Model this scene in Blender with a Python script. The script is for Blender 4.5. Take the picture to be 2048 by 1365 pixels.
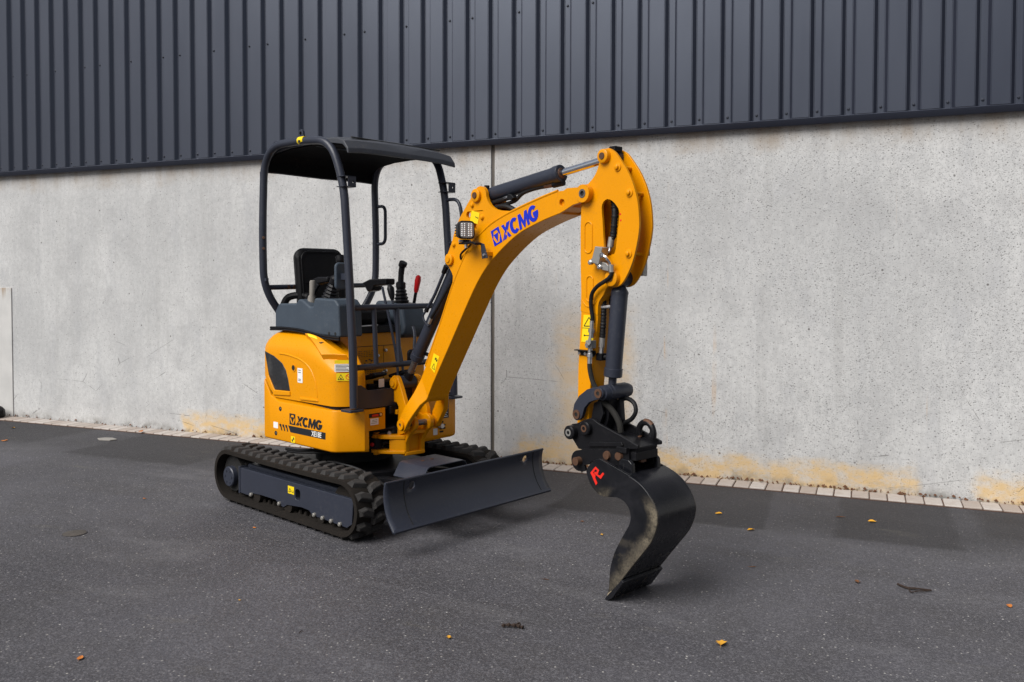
import bpy, bmesh, math, random
from mathutils import Vector, Matrix
from mathutils.geometry import tessellate_polygon

for o in list(bpy.data.objects): bpy.data.objects.remove(o)
sc = bpy.context.scene
R = math.radians

# ------------------------------------------------------------------ camera
cd = bpy.data.cameras.new('camera'); cam = bpy.data.objects.new('camera', cd); sc.collection.objects.link(cam)
pit, rol = R(1.7645), R(.1125)
F_ = Vector((0, math.cos(pit), -math.sin(pit))); U0 = Vector((0, math.sin(pit), math.cos(pit))); R0 = Vector((1, 0, 0))
U_ = U0 * math.cos(rol) - R0 * math.sin(rol); R_ = R0 * math.cos(rol) + U0 * math.sin(rol)
cam.matrix_world = Matrix(((R_.x, U_.x, -F_.x, 0), (R_.y, U_.y, -F_.y, 0), (R_.z, U_.z, -F_.z, 1.5723), (0, 0, 0, 1)))
cd.sensor_width = 36; cd.lens = 36 * 1710.28 / 2048; cd.shift_y = -(682.5 - 615.58) / 2048; cd.clip_end = 500; cd.clip_start = 0.05
sc.camera = cam
# ------------------------------------------------------------------ light
SUN_EL, SUN_AZ = 46, 228          # azimuth the light comes from, degrees clockwise from +Y
w = bpy.data.worlds.new('World'); sc.world = w; w.use_nodes = True
nt = w.node_tree; nt.nodes.clear()
sky = nt.nodes.new('ShaderNodeTexSky'); sky.sky_type = 'NISHITA'; sky.sun_disc = False
sky.sun_elevation = R(SUN_EL); sky.sun_rotation = R(SUN_AZ); sky.dust_density = 3.0
hs = nt.nodes.new('ShaderNodeHueSaturation'); hs.inputs['Saturation'].default_value = 0.58
bg = nt.nodes.new('ShaderNodeBackground'); bg.inputs['Strength'].default_value = 0.05
wo = nt.nodes.new('ShaderNodeOutputWorld')
nt.links.new(sky.outputs[0], hs.inputs['Color']); nt.links.new(hs.outputs[0], bg.inputs['Color']); nt.links.new(bg.outputs[0], wo.inputs[0])
sd = bpy.data.lights.new('sun', 'SUN'); sun = bpy.data.objects.new('sun', sd); sc.collection.objects.link(sun)
sd.energy = 2.6; sd.angle = R(42); sd.color = (1, 0.985, 0.965)
az, el = R(SUN_AZ), R(SUN_EL)
sdir = Vector((math.sin(az) * math.cos(el), math.cos(az) * math.cos(el), math.sin(el)))
sun.rotation_euler = sdir.to_track_quat('Z', 'Y').to_euler(); sun.location = (0, 0, 10)
vs = sc.view_settings; vs.view_transform = 'Standard'; vs.look = 'None'; vs.gamma = 1; vs.exposure = 0.64; vs.use_curve_mapping = False

# ------------------------------------------------------------------ node helpers
class N:
    def __init__(s, name):
        s.m = bpy.data.materials.new(name); s.m.use_nodes = True
        s.t = s.m.node_tree; s.b = s.t.nodes['Principled BSDF']
        s.tc = s.t.nodes.new('ShaderNodeTexCoord')
    def n(s, typ, **kw):
        x = s.t.nodes.new(typ)
        for k, v in kw.items(): setattr(x, k, v)
        return x
    def l(s, a, b): s.t.links.new(a, b)
    def put(s, sock, v):
        if hasattr(v, 'is_output'): s.l(v, sock)
        else: sock.default_value = v
    def noise(s, vec, scale, detail=3, rough=.55, dist=0):
        x = s.n('ShaderNodeTexNoise'); s.put(x.inputs['Vector'], vec); x.inputs['Scale'].default_value = scale
        x.inputs['Detail'].default_value = detail; x.inputs['Roughness'].default_value = rough; x.inputs['Distortion'].default_value = dist
        return x.outputs['Fac']
    def voro(s, vec, scale, feature='F1', out='Distance', rnd=1):
        x = s.n('ShaderNodeTexVoronoi', feature=feature); s.put(x.inputs['Vector'], vec); x.inputs['Scale'].default_value = scale
        x.inputs['Randomness'].default_value = rnd
        return x.outputs[out]
    def scale(s, vec, sx, sy, sz, loc=(0, 0, 0)):
        x = s.n('ShaderNodeMapping'); s.put(x.inputs['Vector'], vec); x.inputs['Scale'].default_value = (sx, sy, sz); x.inputs['Location'].default_value = loc
        return x.outputs[0]
    def ramp(s, f, a, b, va=0., vb=1., smooth=True):
        x = s.n('ShaderNodeMapRange', interpolation_type='SMOOTHSTEP' if smooth else 'LINEAR'); s.put(x.inputs[0], f)
        x.inputs[1].default_value = a; x.inputs[2].default_value = b; x.inputs[3].default_value = va; x.inputs[4].default_value = vb
        return x.outputs[0]
    def math(s, op, a, b=0.):
        x = s.n('ShaderNodeMath', operation=op); s.put(x.inputs[0], a); s.put(x.inputs[1], b); return x.outputs[0]
    def mix(s, f, a, b, mode='MIX'):
        x = s.n('ShaderNodeMix', data_type='RGBA', blend_type=mode); s.put(x.inputs[0], f)
        for i, v in ((6, a), (7, b)):
            if isinstance(v, tuple): v = (*v, 1)
            s.put(x.inputs[i], v)
        return x.outputs[2]
    def sep(s, vec):
        x = s.n('ShaderNodeSeparateXYZ'); s.put(x.inputs[0], vec); return x.outputs
    def bump(s, h, strength, dist):
        x = s.n('ShaderNodeBump'); s.put(x.inputs['Height'], h); x.inputs['Strength'].default_value = strength; x.inputs['Distance'].default_value = dist
        s.l(x.outputs[0], s.b.inputs['Normal']); return x
    def done(s, col=None, rough=None, metal=None, spec=None, coat=None):
        for k, v in (('Base Color', col), ('Roughness', rough), ('Metallic', metal), ('Specular IOR Level', spec), ('Coat Weight', coat)):
            if v is None: continue
            if isinstance(v, tuple): v = (*v, 1)
            s.put(s.b.inputs[k], v)
        return s.m

def paint(name, col, rough=.35, metal=0., var=.10, dirt=.12, dirtcol=(.16, .13, .10), spec=.5, bump=.03, sc_=7., coat=0.):
    k = N(name); p = k.tc.outputs['Object']
    n1 = k.noise(p, sc_, 4); n2 = k.noise(p, sc_ * 9, 5, .65); n3 = k.noise(p, sc_ * .35, 3)
    a = tuple(c * (1 - var) for c in col); b = tuple(min(1, c * (1 + var)) for c in col)
    c1 = k.mix(n1, a, b)
    d = k.math('MULTIPLY', k.ramp(n2, .5, .75), k.ramp(n3, .42, .7)); d = k.math('MULTIPLY', d, dirt * 3.)
    c2 = k.mix(d, c1, dirtcol)
    r = k.math('ADD', k.ramp(n2, .3, .7, -.06, .08, False), rough)
    k.bump(n2, bump, .004)
    return k.done(c2, r, metal, spec, coat)

M = {}
M['yellow'] = paint('yellow_paint', (.71, .272, .0006), .30, var=.06, dirt=.10, dirtcol=(.30, .135, .02), bump=.03, spec=.24)
M['navy'] = paint('dark_grey_paint', (.026, .030, .044), .36, spec=.38, var=.12, dirt=.08, dirtcol=(.11, .108, .105))
M['roofgrey'] = paint('canopy_plastic', (.046, .049, .058), .48, spec=.4, var=.12, dirt=.2, dirtcol=(.12, .115, .105))
M['console'] = paint('blue_grey_plastic', (.047, .062, .082), .55, spec=.25, var=.18, dirt=.15, dirtcol=(.11, .125, .14))
M['black'] = paint('black_paint', (.0075, .0075, .009), .36, spec=.22, var=.2, dirt=.12, dirtcol=(.06, .055, .05))
M['gloss'] = paint('black_plastic', (.006, .006, .0075), .45, var=.2, dirt=.04, spec=.2)
M['vinyl'] = paint('seat_vinyl', (.005, .005, .006), .5, spec=.18, var=.2, dirt=.05, bump=.1, sc_=30)
M['rubber'] = paint('track_rubber', (.040, .038, .037), .78, var=.25, dirt=.45, dirtcol=(.085, .077, .070), spec=.15, bump=.3, sc_=14)
M['belt'] = paint('track_belt_rubber', (.017, .0145, .0125), .85, var=.3, dirt=.4, dirtcol=(.05, .038, .030), spec=.1, bump=.3, sc_=10)
M['hose'] = paint('rubber_hose', (.008, .008, .009), .5, spec=.25, var=.2, dirt=.12, dirtcol=(.06, .055, .05))
M['wornhose'] = paint('dusty_hose_sleeve', (.022, .021, .019), .75, spec=.15, var=.3, dirt=.35, dirtcol=(.08, .075, .06), sc_=20)
M['rust'] = paint('rusty_bushing', (.10, .048, .026), .65, .3, var=.4, dirt=.3, dirtcol=(.02, .015, .012), sc_=40)
M['steel'] = paint('zinc_steel', (.55, .55, .56), .32, .9, var=.12, dirt=.1)
M['boltgrey'] = paint('dull_bolt', (.22, .21, .19), .6, .3, var=.2, dirt=.4)
M['alu'] = paint('machined_block', (.36, .35, .33), .42, .6, var=.1, dirt=.15)
M['chrome'] = paint('chrome_rod', (.85, .85, .87), .09, 1., var=.03, dirt=.02, bump=0)
M['rodgrey'] = paint('dull_rod', (.20, .18, .17), .3, .7, var=.15, dirt=.2)
M['roofshade'] = paint('roof_shade_black', (.008, .008, .009), .9, spec=.03, dirt=.05)  # near-black colour that deepens the shade under the canopy roof
M['dk'] = paint('dark_recess', (.006, .006, .006), .8)
M['decal_black'] = paint('black_decal', (.012, .014, .018), .4, dirt=0)
M['decal_blue'] = paint('blue_decal', (.004, .022, .46), .35, dirt=0, var=.04)
M['decal_white'] = paint('white_decal', (.78, .77, .75), .5, dirt=.1, dirtcol=(.5, .48, .45), var=.03)
M['decal_yellow'] = paint('yellow_sticker', (.85, .62, .005), .4, dirt=.05, dirtcol=(.5, .3, .03), var=.03)
M['red'] = paint('red_plastic', (.55, .008, .010), .35, dirt=.03, var=.06)
M['redpaint'] = paint('red_marker_paint', (.72, .018, .008), .5, dirt=.15, dirtcol=(.1, .01, .01), var=.1, sc_=30)
M['greylever'] = paint('dusty_lever_grip', (.19, .175, .155), .7, dirt=.3, var=.2)

# lamp lens
k = N('work_lamp_lens'); k.done((.78, .78, .76), .12, 0., .6, .6); M['lens'] = k.m
k = N('lamp_reflector'); k.done((.40, .39, .38), .25, .6); M['reflector'] = k.m

# mesh grille
k = N('perforated_grille'); p = k.tc.outputs['Object']
v = k.voro(k.scale(p, 1, 0, 1), 110, rnd=0.0)
c = k.mix(k.ramp(v, .30, .42), (.003, .003, .003), (.018, .019, .022))
c = k.mix(k.math('MULTIPLY', k.ramp(k.noise(p, 9, 3), .5, .68), .25), c, (.10, .10, .10))  # pale noise blotches paint highlights into the mesh
k.bump(v, .5, .004); M['grille'] = k.done(c, .5)

# bucket: black with sandy scuffs running with the dig
k = N('bucket_steel'); p = k.tc.outputs['Object']
n1 = k.noise(p, 5, 5, .65, .8); n3 = k.noise(p, 90, 4, .75); n4 = k.noise(k.scale(p, 40, 40, 5), 2, 4, .7)
c = k.mix(k.ramp(n1, .35, .7), (.0055, .006, .008), (.014, .014, .017))
c = k.mix(k.ramp(n4, .62, .78, 0, .35), c, (.05, .05, .052))
zz = k.sep(p); k.bump(n3, .10, .003)
dust = k.math('MULTIPLY', k.ramp(k.noise(k.scale(p, 14, 14, 2.2), 2.2, 5, .7), .56, .72), k.ramp(zz[2], .60, .25, 0, .45))
M['bucket'] = k.done(k.mix(dust, c, (.16, .135, .10)), k.math('ADD', .27, k.math('MULTIPLY', dust, .4)), 0., .42)
# side plates: sand rubbed on along the heel
k = N('bucket_side_steel'); p = k.tc.outputs['Object']; zz = k.sep(p)
n1 = k.noise(p, 6, 5, .65, .8); n2 = k.noise(p, 16, 6, .72, .6); n3 = k.noise(p, 110, 4, .75)
c = k.mix(k.ramp(n1, .35, .7), (.0055, .006, .008), (.014, .014, .017))
u_ = k.math('DIVIDE', k.math('SUBTRACT', zz[0], .606), .9956); du = k.math('SUBTRACT', u_, 1.985); dz = k.math('SUBTRACT', zz[2], .455)
rad_ = k.math('POWER', k.math('ADD', k.math('MULTIPLY', du, du), k.math('MULTIPLY', dz, dz)), .5)
rad_ = k.math('ADD', rad_, k.math('MULTIPLY', k.math('SUBTRACT', n2, .5), .05))
arcb = k.math('MULTIPLY', k.math('MULTIPLY', k.ramp(rad_, .115, .165), k.ramp(rad_, .20, .175, .2, 1)), k.math('MULTIPLY', k.ramp(zz[2], .58, .50), k.ramp(zz[2], .28, .36)))
dl = k.math('SUBTRACT', k.math('MULTIPLY', k.math('SUBTRACT', u_, 2.137), .795), k.math('MULTIPLY', k.math('SUBTRACT', zz[2], .35), .607))
dl = k.math('ADD', dl, k.math('MULTIPLY', k.math('SUBTRACT', n2, .5), .06))
lineb = k.math('MULTIPLY', k.ramp(dl, -.085, -.02), k.ramp(zz[2], .44, .34))
scuff = k.math('MULTIPLY', k.math('MAXIMUM', arcb, k.math('MULTIPLY', lineb, .6)), k.math('MULTIPLY', k.ramp(n1, .30, .60, .2, 1), k.ramp(n3, .28, .62, .25, 1)))
wide = k.math('MULTIPLY', k.ramp(n2, .55, .74, 0, .4), k.ramp(zz[2], .42, .20)); scuff = k.math('MAXIMUM', scuff, k.math('MULTIPLY', wide, k.ramp(n3, .3, .6)))
k.bump(n3, .10, .003); M['bucketside'] = k.done(k.mix(k.math('MULTIPLY', scuff, .85), c, (.21, .175, .12)), k.math('ADD', .28, k.math('MULTIPLY', scuff, .45)), 0., .40)

# sand caked on steel
k = N('caked_sand'); p = k.tc.outputs['Object']; n1 = k.noise(p, 25, 5, .7)
k.bump(n1, .6, .01); M['sand'] = k.done(k.mix(n1, (.12, .095, .06), (.44, .36, .24)), .9)

# ------------------------------------------------------------------ mesh helpers
def ident(x, y, z): return Vector((x, y, z))
SWING = R(-5.38); PIV = (.62, 0.)
def BF(u, v, z):
    c, s = math.cos(SWING), math.sin(SWING)
    return Vector((PIV[0] + u * c - v * s, PIV[1] + u * s + v * c, z))

class MB:
    def __init__(s, xf=ident): s.v = []; s.f = []; s.xf = xf
    def add(s, verts, faces):
        o = len(s.v); s.v += [s.xf(*p) for p in verts]; s.f += [tuple(i + o for i in f) for f in faces]; return s
    def box(s, x0, x1, y0, y1, z0, z1):
        return s.add([(x0, y0, z0), (x1, y0, z0), (x1, y1, z0), (x0, y1, z0), (x0, y0, z1), (x1, y0, z1), (x1, y1, z1), (x0, y1, z1)],
                     [(0, 3, 2, 1), (4, 5, 6, 7), (0, 1, 5, 4), (1, 2, 6, 5), (2, 3, 7, 6), (3, 0, 4, 7)])
    def prism(s, poly, a, b, ax='y', holes=()):
        """poly in the plane across ax, extruded from a to b along it"""
        def P(p, d):
            return {'y': (p[0], d, p[1]), 'x': (d, p[0], p[1]), 'z': (p[0], p[1], d)}[ax]
        loops = [list(poly)] + [list(h) for h in holes]; n = sum(len(q) for q in loops)
        allp = [p for q in loops for p in q]
        vs_ = [P(p, a) for p in allp] + [P(p, b) for p in allp]; fs = []; o = 0
        for q in loops:
            m = len(q)
            for i in range(m):
                j = (i + 1) % m; fs.append((o + i, o + j, n + o + j, n + o + i))
            o += m
        if holes:
            for t in tessellate_polygon([[Vector((p[0], p[1], 0)) for p in q] for q in loops]):
                fs.append(tuple(t)); fs.append(tuple(n + i for i in reversed(t)))
        else:
            fs.append(tuple(range(n))); fs.append(tuple(reversed(range(n, 2 * n))))
        return s.add(vs_, fs)
    def tube(s, pts, r, n=12, cap=True, closed=False):
        P = [Vector(p) for p in pts]; rad = r if isinstance(r, (list, tuple)) else [r] * len(P)
        verts = []; m = len(P); up = None
        for i, p in enumerate(P):
            if closed: d = P[(i + 1) % m] - P[i - 1]
            else: d = P[min(i + 1, m - 1)] - P[max(i - 1, 0)]
            d.normalize()
            if up is None:
                up = Vector((0, 0, 1)) if abs(d.z) < .9 else Vector((0, 1, 0))
            a = up - d * up.dot(d); a.normalize(); up = a; b = d.cross(a)
            for k_ in range(n):
                t = 2 * math.pi * k_ / n; q = p + (a * math.cos(t) + b * math.sin(t)) * rad[i]; verts.append(tuple(q))
        fs = []
        for i in range(m if closed else m - 1):
            for k_ in range(n):
                j = (i + 1) % m
                fs.append((i * n + k_, i * n + (k_ + 1) % n, j * n + (k_ + 1) % n, j * n + k_))
        if cap and not closed:
            fs.append(tuple(reversed(range(n)))); fs.append(tuple(range((m - 1) * n, m * n)))
        return s.add(verts, fs)
    def cyl(s, p0, p1, r, n=20, r2=None): return s.tube([p0, p1], [r, r if r2 is None else r2], n)
    def ring(s, p0, p1, ro, ri, n=24):
        """hollow cylinder"""
        a, b = Vector(p0), Vector(p1); d = (b - a).normalized(); e = Vector((0, 0, 1)) if abs(d.z) < .9 else Vector((1, 0, 0))
        e = (e - d * e.dot(d)).normalized(); g = d.cross(e); vv = []
        for q, rr in ((a, ro), (b, ro), (b, ri), (a, ri)):
            for k_ in range(n):
                t = 2 * math.pi * k_ / n; vv.append(tuple(q + (e * math.cos(t) + g * math.sin(t)) * rr))
        fs = [(j * n + k_, j * n + (k_ + 1) % n, ((j + 1) % 4) * n + (k_ + 1) % n, ((j + 1) % 4) * n + k_) for j in range(4) for k_ in range(n)]
        return s.add(vv, fs)
    def loft(s, rings, cap0=True, cap1=True):
        n = len(rings[0]); vv = [p for r_ in rings for p in r_]; fs = []
        for i in range(len(rings) - 1):
            for k_ in range(n): fs.append((i * n + k_, i * n + (k_ + 1) % n, (i + 1) * n + (k_ + 1) % n, (i + 1) * n + k_))
        if cap0: fs.append(tuple(reversed(range(n))))
        if cap1: fs.append(tuple(range((len(rings) - 1) * n, len(rings) * n)))
        return s.add(vv, fs)
    def mesh(s, name):
        me = bpy.data.meshes.new(name); me.from_pydata([tuple(p) for p in s.v], [], s.f)
        bm = bmesh.new(); bm.from_mesh(me); bmesh.ops.recalc_face_normals(bm, faces=bm.faces); bm.to_mesh(me); bm.free()
        return me
    def build(s, name, mat, parent=None, bevel=0., seg=2, ang=35, label=None, flat=False):
        me = s.mesh(name); me.materials.append(M[mat] if isinstance(mat, str) else mat)
        if not flat:
            me.shade_smooth()
            if not bevel: me.set_sharp_from_angle(angle=R(ang))
        o = bpy.data.objects.new(name, me); sc.collection.objects.link(o)
        if parent: o.parent = parent
        if bevel:
            b = o.modifiers.new('bevel', 'BEVEL'); b.width = bevel; b.segments = seg; b.limit_method = 'ANGLE'; b.angle_limit = R(ang); b.harden_normals = True
        if label: o['label'] = label
        return o

def tag(o, label=None, cat=None, group=None, kind=None):
    if label: o['label'] = label
    if cat: o['category'] = cat
    if group: o['group'] = group
    if kind: o['kind'] = kind
    return o
def empty(name, loc, rz=0):
    o = bpy.data.objects.new(name, None); sc.collection.objects.link(o); o.location = loc; o.rotation_euler = (0, 0, rz); o.empty_display_size = .1
    return o
def arc(cx, cy, r, a0, a1, n):
    return [(cx + r * math.cos(R(a0 + (a1 - a0) * i / n)), cy + r * math.sin(R(a0 + (a1 - a0) * i / n))) for i in range(n + 1)]
def circ(cx, cy, r, n=20): return arc(cx, cy, r, 0, 360 * (n - 1) / n, n - 1)
def spline(pts, sub=6, closed=False):
    P = [Vector(p) for p in pts]; out = []; m = len(P)
    rng = range(m if closed else m - 1)
    for i in rng:
        if closed: p0, p1, p2, p3 = P[i - 1], P[i], P[(i + 1) % m], P[(i + 2) % m]
        else: p0, p1, p2, p3 = P[max(i - 1, 0)], P[i], P[i + 1], P[min(i + 2, m - 1)]
        for k_ in range(sub):
            t = k_ / sub
            out.append(tuple(.5 * ((2 * p1) + (p2 - p0) * t + (2 * p0 - 5 * p1 + 4 * p2 - p3) * t * t + (3 * p1 - p0 - 3 * p2 + p3) * t ** 3)))
    if not closed: out.append(tuple(P[-1]))
    return out
def rrect(x0, x1, y0, y1, r, n=4):
    return arc(x1 - r, y1 - r, r, 0, 90, n) + arc(x0 + r, y1 - r, r, 90, 180, n) + arc(x0 + r, y0 + r, r, 180, 270, n) + arc(x1 - r, y0 + r, r, 270, 360, n)
def fillet(path, r, n=6):
    """round the corners of a 3d polyline"""
    P = [Vector(p) for p in path]; out = [P[0]]
    for i in range(1, len(P) - 1):
        a = (P[i - 1] - P[i]); b = (P[i + 1] - P[i]); d = min(r, a.length * .49, b.length * .49); a.normalize(); b.normalize()
        p0, p1, p2 = P[i] + a * d, P[i], P[i] + b * d
        for k_ in range(n + 1):
            t = k_ / n; out.append(p0 * (1 - t) ** 2 + p1 * 2 * t * (1 - t) + p2 * t * t)
    out.append(P[-1]); return [tuple(q) for q in out]

# ================================================================== SETTING
WO = Vector((-.3406, 7.5466, 0)); WA = R(-22.381)
# ---- asphalt
k = N('asphalt_surface'); p = k.tc.outputs['Object']
nA = k.noise(p, .55, 4, .6, .3); nB = k.noise(p, 3.2, 5, .65); nC = k.noise(p, 170, 3, .8); nD = k.noise(p, 55, 3, .7)
nA2 = k.noise(k.scale(p, .6, 1.5, 1), .9, 5, .65, .6)
base = k.mix(k.ramp(nA, .30, .72), (.058, .056, .063), (.108, .105, .118))
base = k.mix(k.ramp(nA2, .50, .75, 0, .6), base, (.048, .045, .046))
worn = k.noise(k.scale(p, .35, 1.1, 1), 1.7, 5, .6, .8); base = k.mix(k.ramp(worn, .52, .72, 0, .6), base, (.145, .141, .150))
base = k.mix(k.ramp(nB, .35, .75, 0, .35), base, (.075, .070, .068))
ag = k.voro(p, 105, out='Color'); agv = k.sep(ag)[0]; ag2 = k.sep(k.voro(p, 190, out='Color'))[1]
base = k.mix(k.ramp(agv, 0, 1, .85, 0, False), base, k.mix(.50, base, (.022, .021, .024)))
base = k.mix(k.ramp(agv, .72, 1, 0, .5, False), base, (.135, .131, .142))
base = k.mix(k.ramp(ag2, .70, 1, 0, .5, False), base, (.175, .170, .180))
sp = k.voro(p, 42); spc = k.sep(k.voro(p, 42, out='Color'))
speck = k.math('MULTIPLY', k.ramp(sp, .24, .13), k.ramp(spc[0], .70, .78))
base = k.mix(k.math('MULTIPLY', speck, .62), base, k.mix(spc[1], (.26, .25, .27), (.46, .44, .40)))
sp2 = k.voro(p, 21); spc2 = k.sep(k.voro(p, 21, out='Color'))
speck2 = k.math('MULTIPLY', k.ramp(sp2, .11, .06), k.ramp(spc2[0], .88, .90))
base = k.mix(k.math('MULTIPLY', speck2, .8), base, (.55, .53, .49))
# repair patches and a broad darker band along the wall, in wall axes (the ground object is rotated with the wall)
xyz = k.sep(p)
wob = k.math('MULTIPLY', k.math('SUBTRACT', k.noise(p, 4, 3), .5), .10)
def patch(x0, x1, y0, y1, soft):
    a = k.ramp(k.math('ADD', xyz[0], wob), x0 - soft, x0 + soft); b = k.ramp(k.math('ADD', xyz[0], wob), x1 + soft, x1 - soft)
    c_ = k.ramp(k.math('ADD', xyz[1], wob), y0 - soft, y0 + soft); d = k.ramp(k.math('ADD', xyz[1], wob), y1 + soft, y1 - soft)
    return k.math('MULTIPLY', k.math('MULTIPLY', a, b), k.math('MULTIPLY', c_, d))
pm = patch(3.02, 3.78, -1.28, .2, .06)
for q in ((1.15, 2.62, -1.30, .2, .05), (-3.6, -2.1, -1.25, .2, .08), (3.85, 9, -.95, .2, .12), (-12, -4.2, -1.1, .2, .15)):
    pm = k.math('MAXIMUM', pm, patch(*q))
pm = k.math('MAXIMUM', k.math('MULTIPLY', pm, .95), k.math('MULTIPLY', patch(-14, 14, -1.25, .3, .30), .62))  # second term: soft darker band along the whole wall
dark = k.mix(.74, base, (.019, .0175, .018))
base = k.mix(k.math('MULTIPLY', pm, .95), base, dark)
sandm = k.math('MULTIPLY', k.ramp(k.noise(k.scale(p, .7, 2.2, 1), 1.6, 5, .7), .60, .74), .35)
base = k.mix(k.math('MULTIPLY', sandm, k.ramp(nC, .35, .6)), base, (.17, .155, .115))
h = k.math('ADD', k.math('MULTIPLY', agv, .6), k.math('MULTIPLY', nD, .8))
k.bump(h, .8, .008)
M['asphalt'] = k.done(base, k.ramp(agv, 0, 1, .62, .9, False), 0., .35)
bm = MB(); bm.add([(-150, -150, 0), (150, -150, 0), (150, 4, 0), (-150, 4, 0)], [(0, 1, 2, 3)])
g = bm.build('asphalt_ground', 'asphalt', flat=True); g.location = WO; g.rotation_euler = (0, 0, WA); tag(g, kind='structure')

# ---- pavers along the wall foot
k = N('sandstone_paver'); p = k.tc.outputs['Object']; oi = k.n('ShaderNodeObjectInfo').outputs['Random']
gp = k.n('ShaderNodeNewGeometry').outputs['Position']
c = k.mix(oi, (.34, .285, .245), (.46, .42, .385))
c = k.mix(k.ramp(k.noise(gp, 14, 5, .7), .45, .75, 0, .5), c, (.30, .23, .19)); c = k.mix(k.ramp(k.noise(gp, 90, 3, .7), .55, .8, 0, .5), c, (.2, .17, .15))
k.bump(k.noise(gp, 120, 4, .7), .3, .004); M['paver'] = k.done(c, .85, 0., .3)
k = N('paver_joint'); gp = k.n('ShaderNodeNewGeometry').outputs['Position']
M['pjoint'] = k.done(k.mix(k.noise(gp, 30, 4), (.05, .025, .018), (.16, .10, .075)), .95, 0., .2)
strip = empty('paver_strip', WO, WA); tag(strip, kind='structure')
MB().box(-13, 13, -.212, .02, -.05, .006).build('joint_bed', 'pjoint', strip, flat=True)
random.seed(5)
pm_ = MB().box(-.0565, .0565, -.1, .1, 0, .016); me = pm_.mesh('paver'); me.materials.append(M['paver'])
bmx = bmesh.new(); bmx.from_mesh(me); bmesh.ops.bevel(bmx, geom=[e for e in bmx.edges], offset=.005, segments=1, affect='EDGES'); bmx.to_mesh(me); bmx.free()
NP = 0
for i in range(-108, 107):
    x = .05 + i * .1205
    o = bpy.data.objects.new('paver', me); sc.collection.objects.link(o); o.parent = strip
    o.location = (x + random.uniform(-.0015, .0015), -.108 + random.uniform(-.002, .002), random.uniform(-.001, .002)); o.rotation_euler = (random.uniform(-.01, .01), random.uniform(-.012, .012), random.uniform(-.008, .008))

# ---- concrete wall
k = N('board_marked_concrete'); p = k.tc.outputs['Object']; X = k.sep(p); x, z = X[0], X[2]
big = k.noise(p, .8, 4, .6, .4); mid = k.noise(k.scale(p, 3.4, 1, 1.1), 1.5, 5, .65, .25); fine = k.noise(k.scale(p, 60, 1, 5), 1.6, 4, .7)
c = k.mix(k.ramp(big, .30, .70), (.455, .455, .45), (.58, .578, .568))
c = k.mix(k.ramp(mid, .48, .72, 0, .55), c, (.41, .412, .42))
c = k.mix(k.ramp(fine, .46, .72, 0, .30), c, (.33, .325, .315))
streak = k.noise(k.scale(p, 7.5, 1, .32), 1.0, 4, .65, .2)
cloud = k.noise(p, 2.6, 6, .68, .4); c = k.mix(k.ramp(cloud, .45, .70, 0, .6), c, (.40, .398, .395)); c = k.mix(k.ramp(streak, .52, .74, 0, .35), c, (.36, .355, .345)); c = k.mix(k.ramp(streak, .45, .28, 0, .15), c, (.69, .685, .67))
grain = k.noise(k.scale(p, 1, 1, .8), 26, 6, .75); c = k.mix(k.ramp(grain, .40, .68, 0, .38), c, (.33, .33, .33)); c = k.mix(k.ramp(grain, .45, .30, 0, .25), c, (.66, .655, .64))
# blow holes, denser on the weathered right part
dens = k.ramp(x, -2.6, .2, .12, .95)
cl = k.ramp(k.noise(p, 1.1, 5, .65), .34, .62, .45, 1)
dens = k.math('MULTIPLY', dens, cl)
v1 = k.voro(k.scale(p, 1, 0, 1), 46); r1 = k.sep(k.voro(k.scale(p, 1, 0, 1), 46, out='Color'))
pore = k.math('MULTIPLY', k.ramp(v1, .34, .10), k.ramp(k.math('SUBTRACT', r1[0], k.math('MULTIPLY', dens, .95)), .30, .10))
v2 = k.voro(k.scale(p, 1, 0, 1.0), 92); r2 = k.sep(k.voro(k.scale(p, 1, 0, 1), 92, out='Color'))
pore2 = k.math('MULTIPLY', k.ramp(v2, .38, .14), k.ramp(k.math('SUBTRACT', r2[1], k.math('MULTIPLY', dens, .95)), .30, .10))
pores = k.math('MAXIMUM', k.math('MULTIPLY', pore, k.ramp(r1[1], 0, 1, .35, .95, False)), k.math('MULTIPLY', pore2, .65))
c = k.mix(pores, c, (.225, .222, .218))
# rare large pits everywhere
v3 = k.voro(k.scale(p, 1, 0, 1), 9); r3 = k.sep(k.voro(k.scale(p, 1, 0, 1), 9, out='Color'))
c = k.mix(k.math('MULTIPLY', k.ramp(v3, .10, .05), k.ramp(r3[2], .86, .88)), c, (.17, .165, .16))
# ochre staining at the foot
edge = k.math('MULTIPLY', k.math('SUBTRACT', k.noise(k.scale(p, 2.2, 1, 4), 1.5, 5, .7), .5), .30)
zz = k.math('ADD', z, edge)
xe = k.math('ADD', x, k.math('MULTIPLY', k.math('SUBTRACT', k.noise(p, 3.1, 5, .7), .5), .35))
def rng(a, b, s_): return k.math('MULTIPLY', k.ramp(xe, a - s_, a + s_), k.ramp(xe, b + s_, b - s_))
foot = k.math('MULTIPLY', k.ramp(zz, .26, .12), k.math('MAXIMUM', rng(.42, 3.55, .06), k.math('MAXIMUM', rng(-3.3, -2.1, .05), rng(3.95, 6, .05))))
oc = k.noise(k.scale(p, 1.4, 1, 2.5), 4.5, 5, .7)
c = k.mix(k.math('MULTIPLY', foot, k.ramp(oc, .35, .60, .25, .85)), c, (.61, .42, .19))
vert = k.math('MULTIPLY', k.math('MULTIPLY', rng(.78, 1.44, .10), k.ramp(zz, 1.48, 1.05)), k.ramp(oc, .3, .62, .25, .75))
c = k.mix(vert, c, (.56, .42, .26))
drip = k.math('MULTIPLY', k.ramp(k.noise(k.scale(p, 9, 1, .35), 1.2, 3, .6), .63, .70), k.ramp(x, .3, 1.2)); drip = k.math('MULTIPLY', drip, k.ramp(k.noise(p, 1.7, 3), .5, .62, 0, .45))
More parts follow.
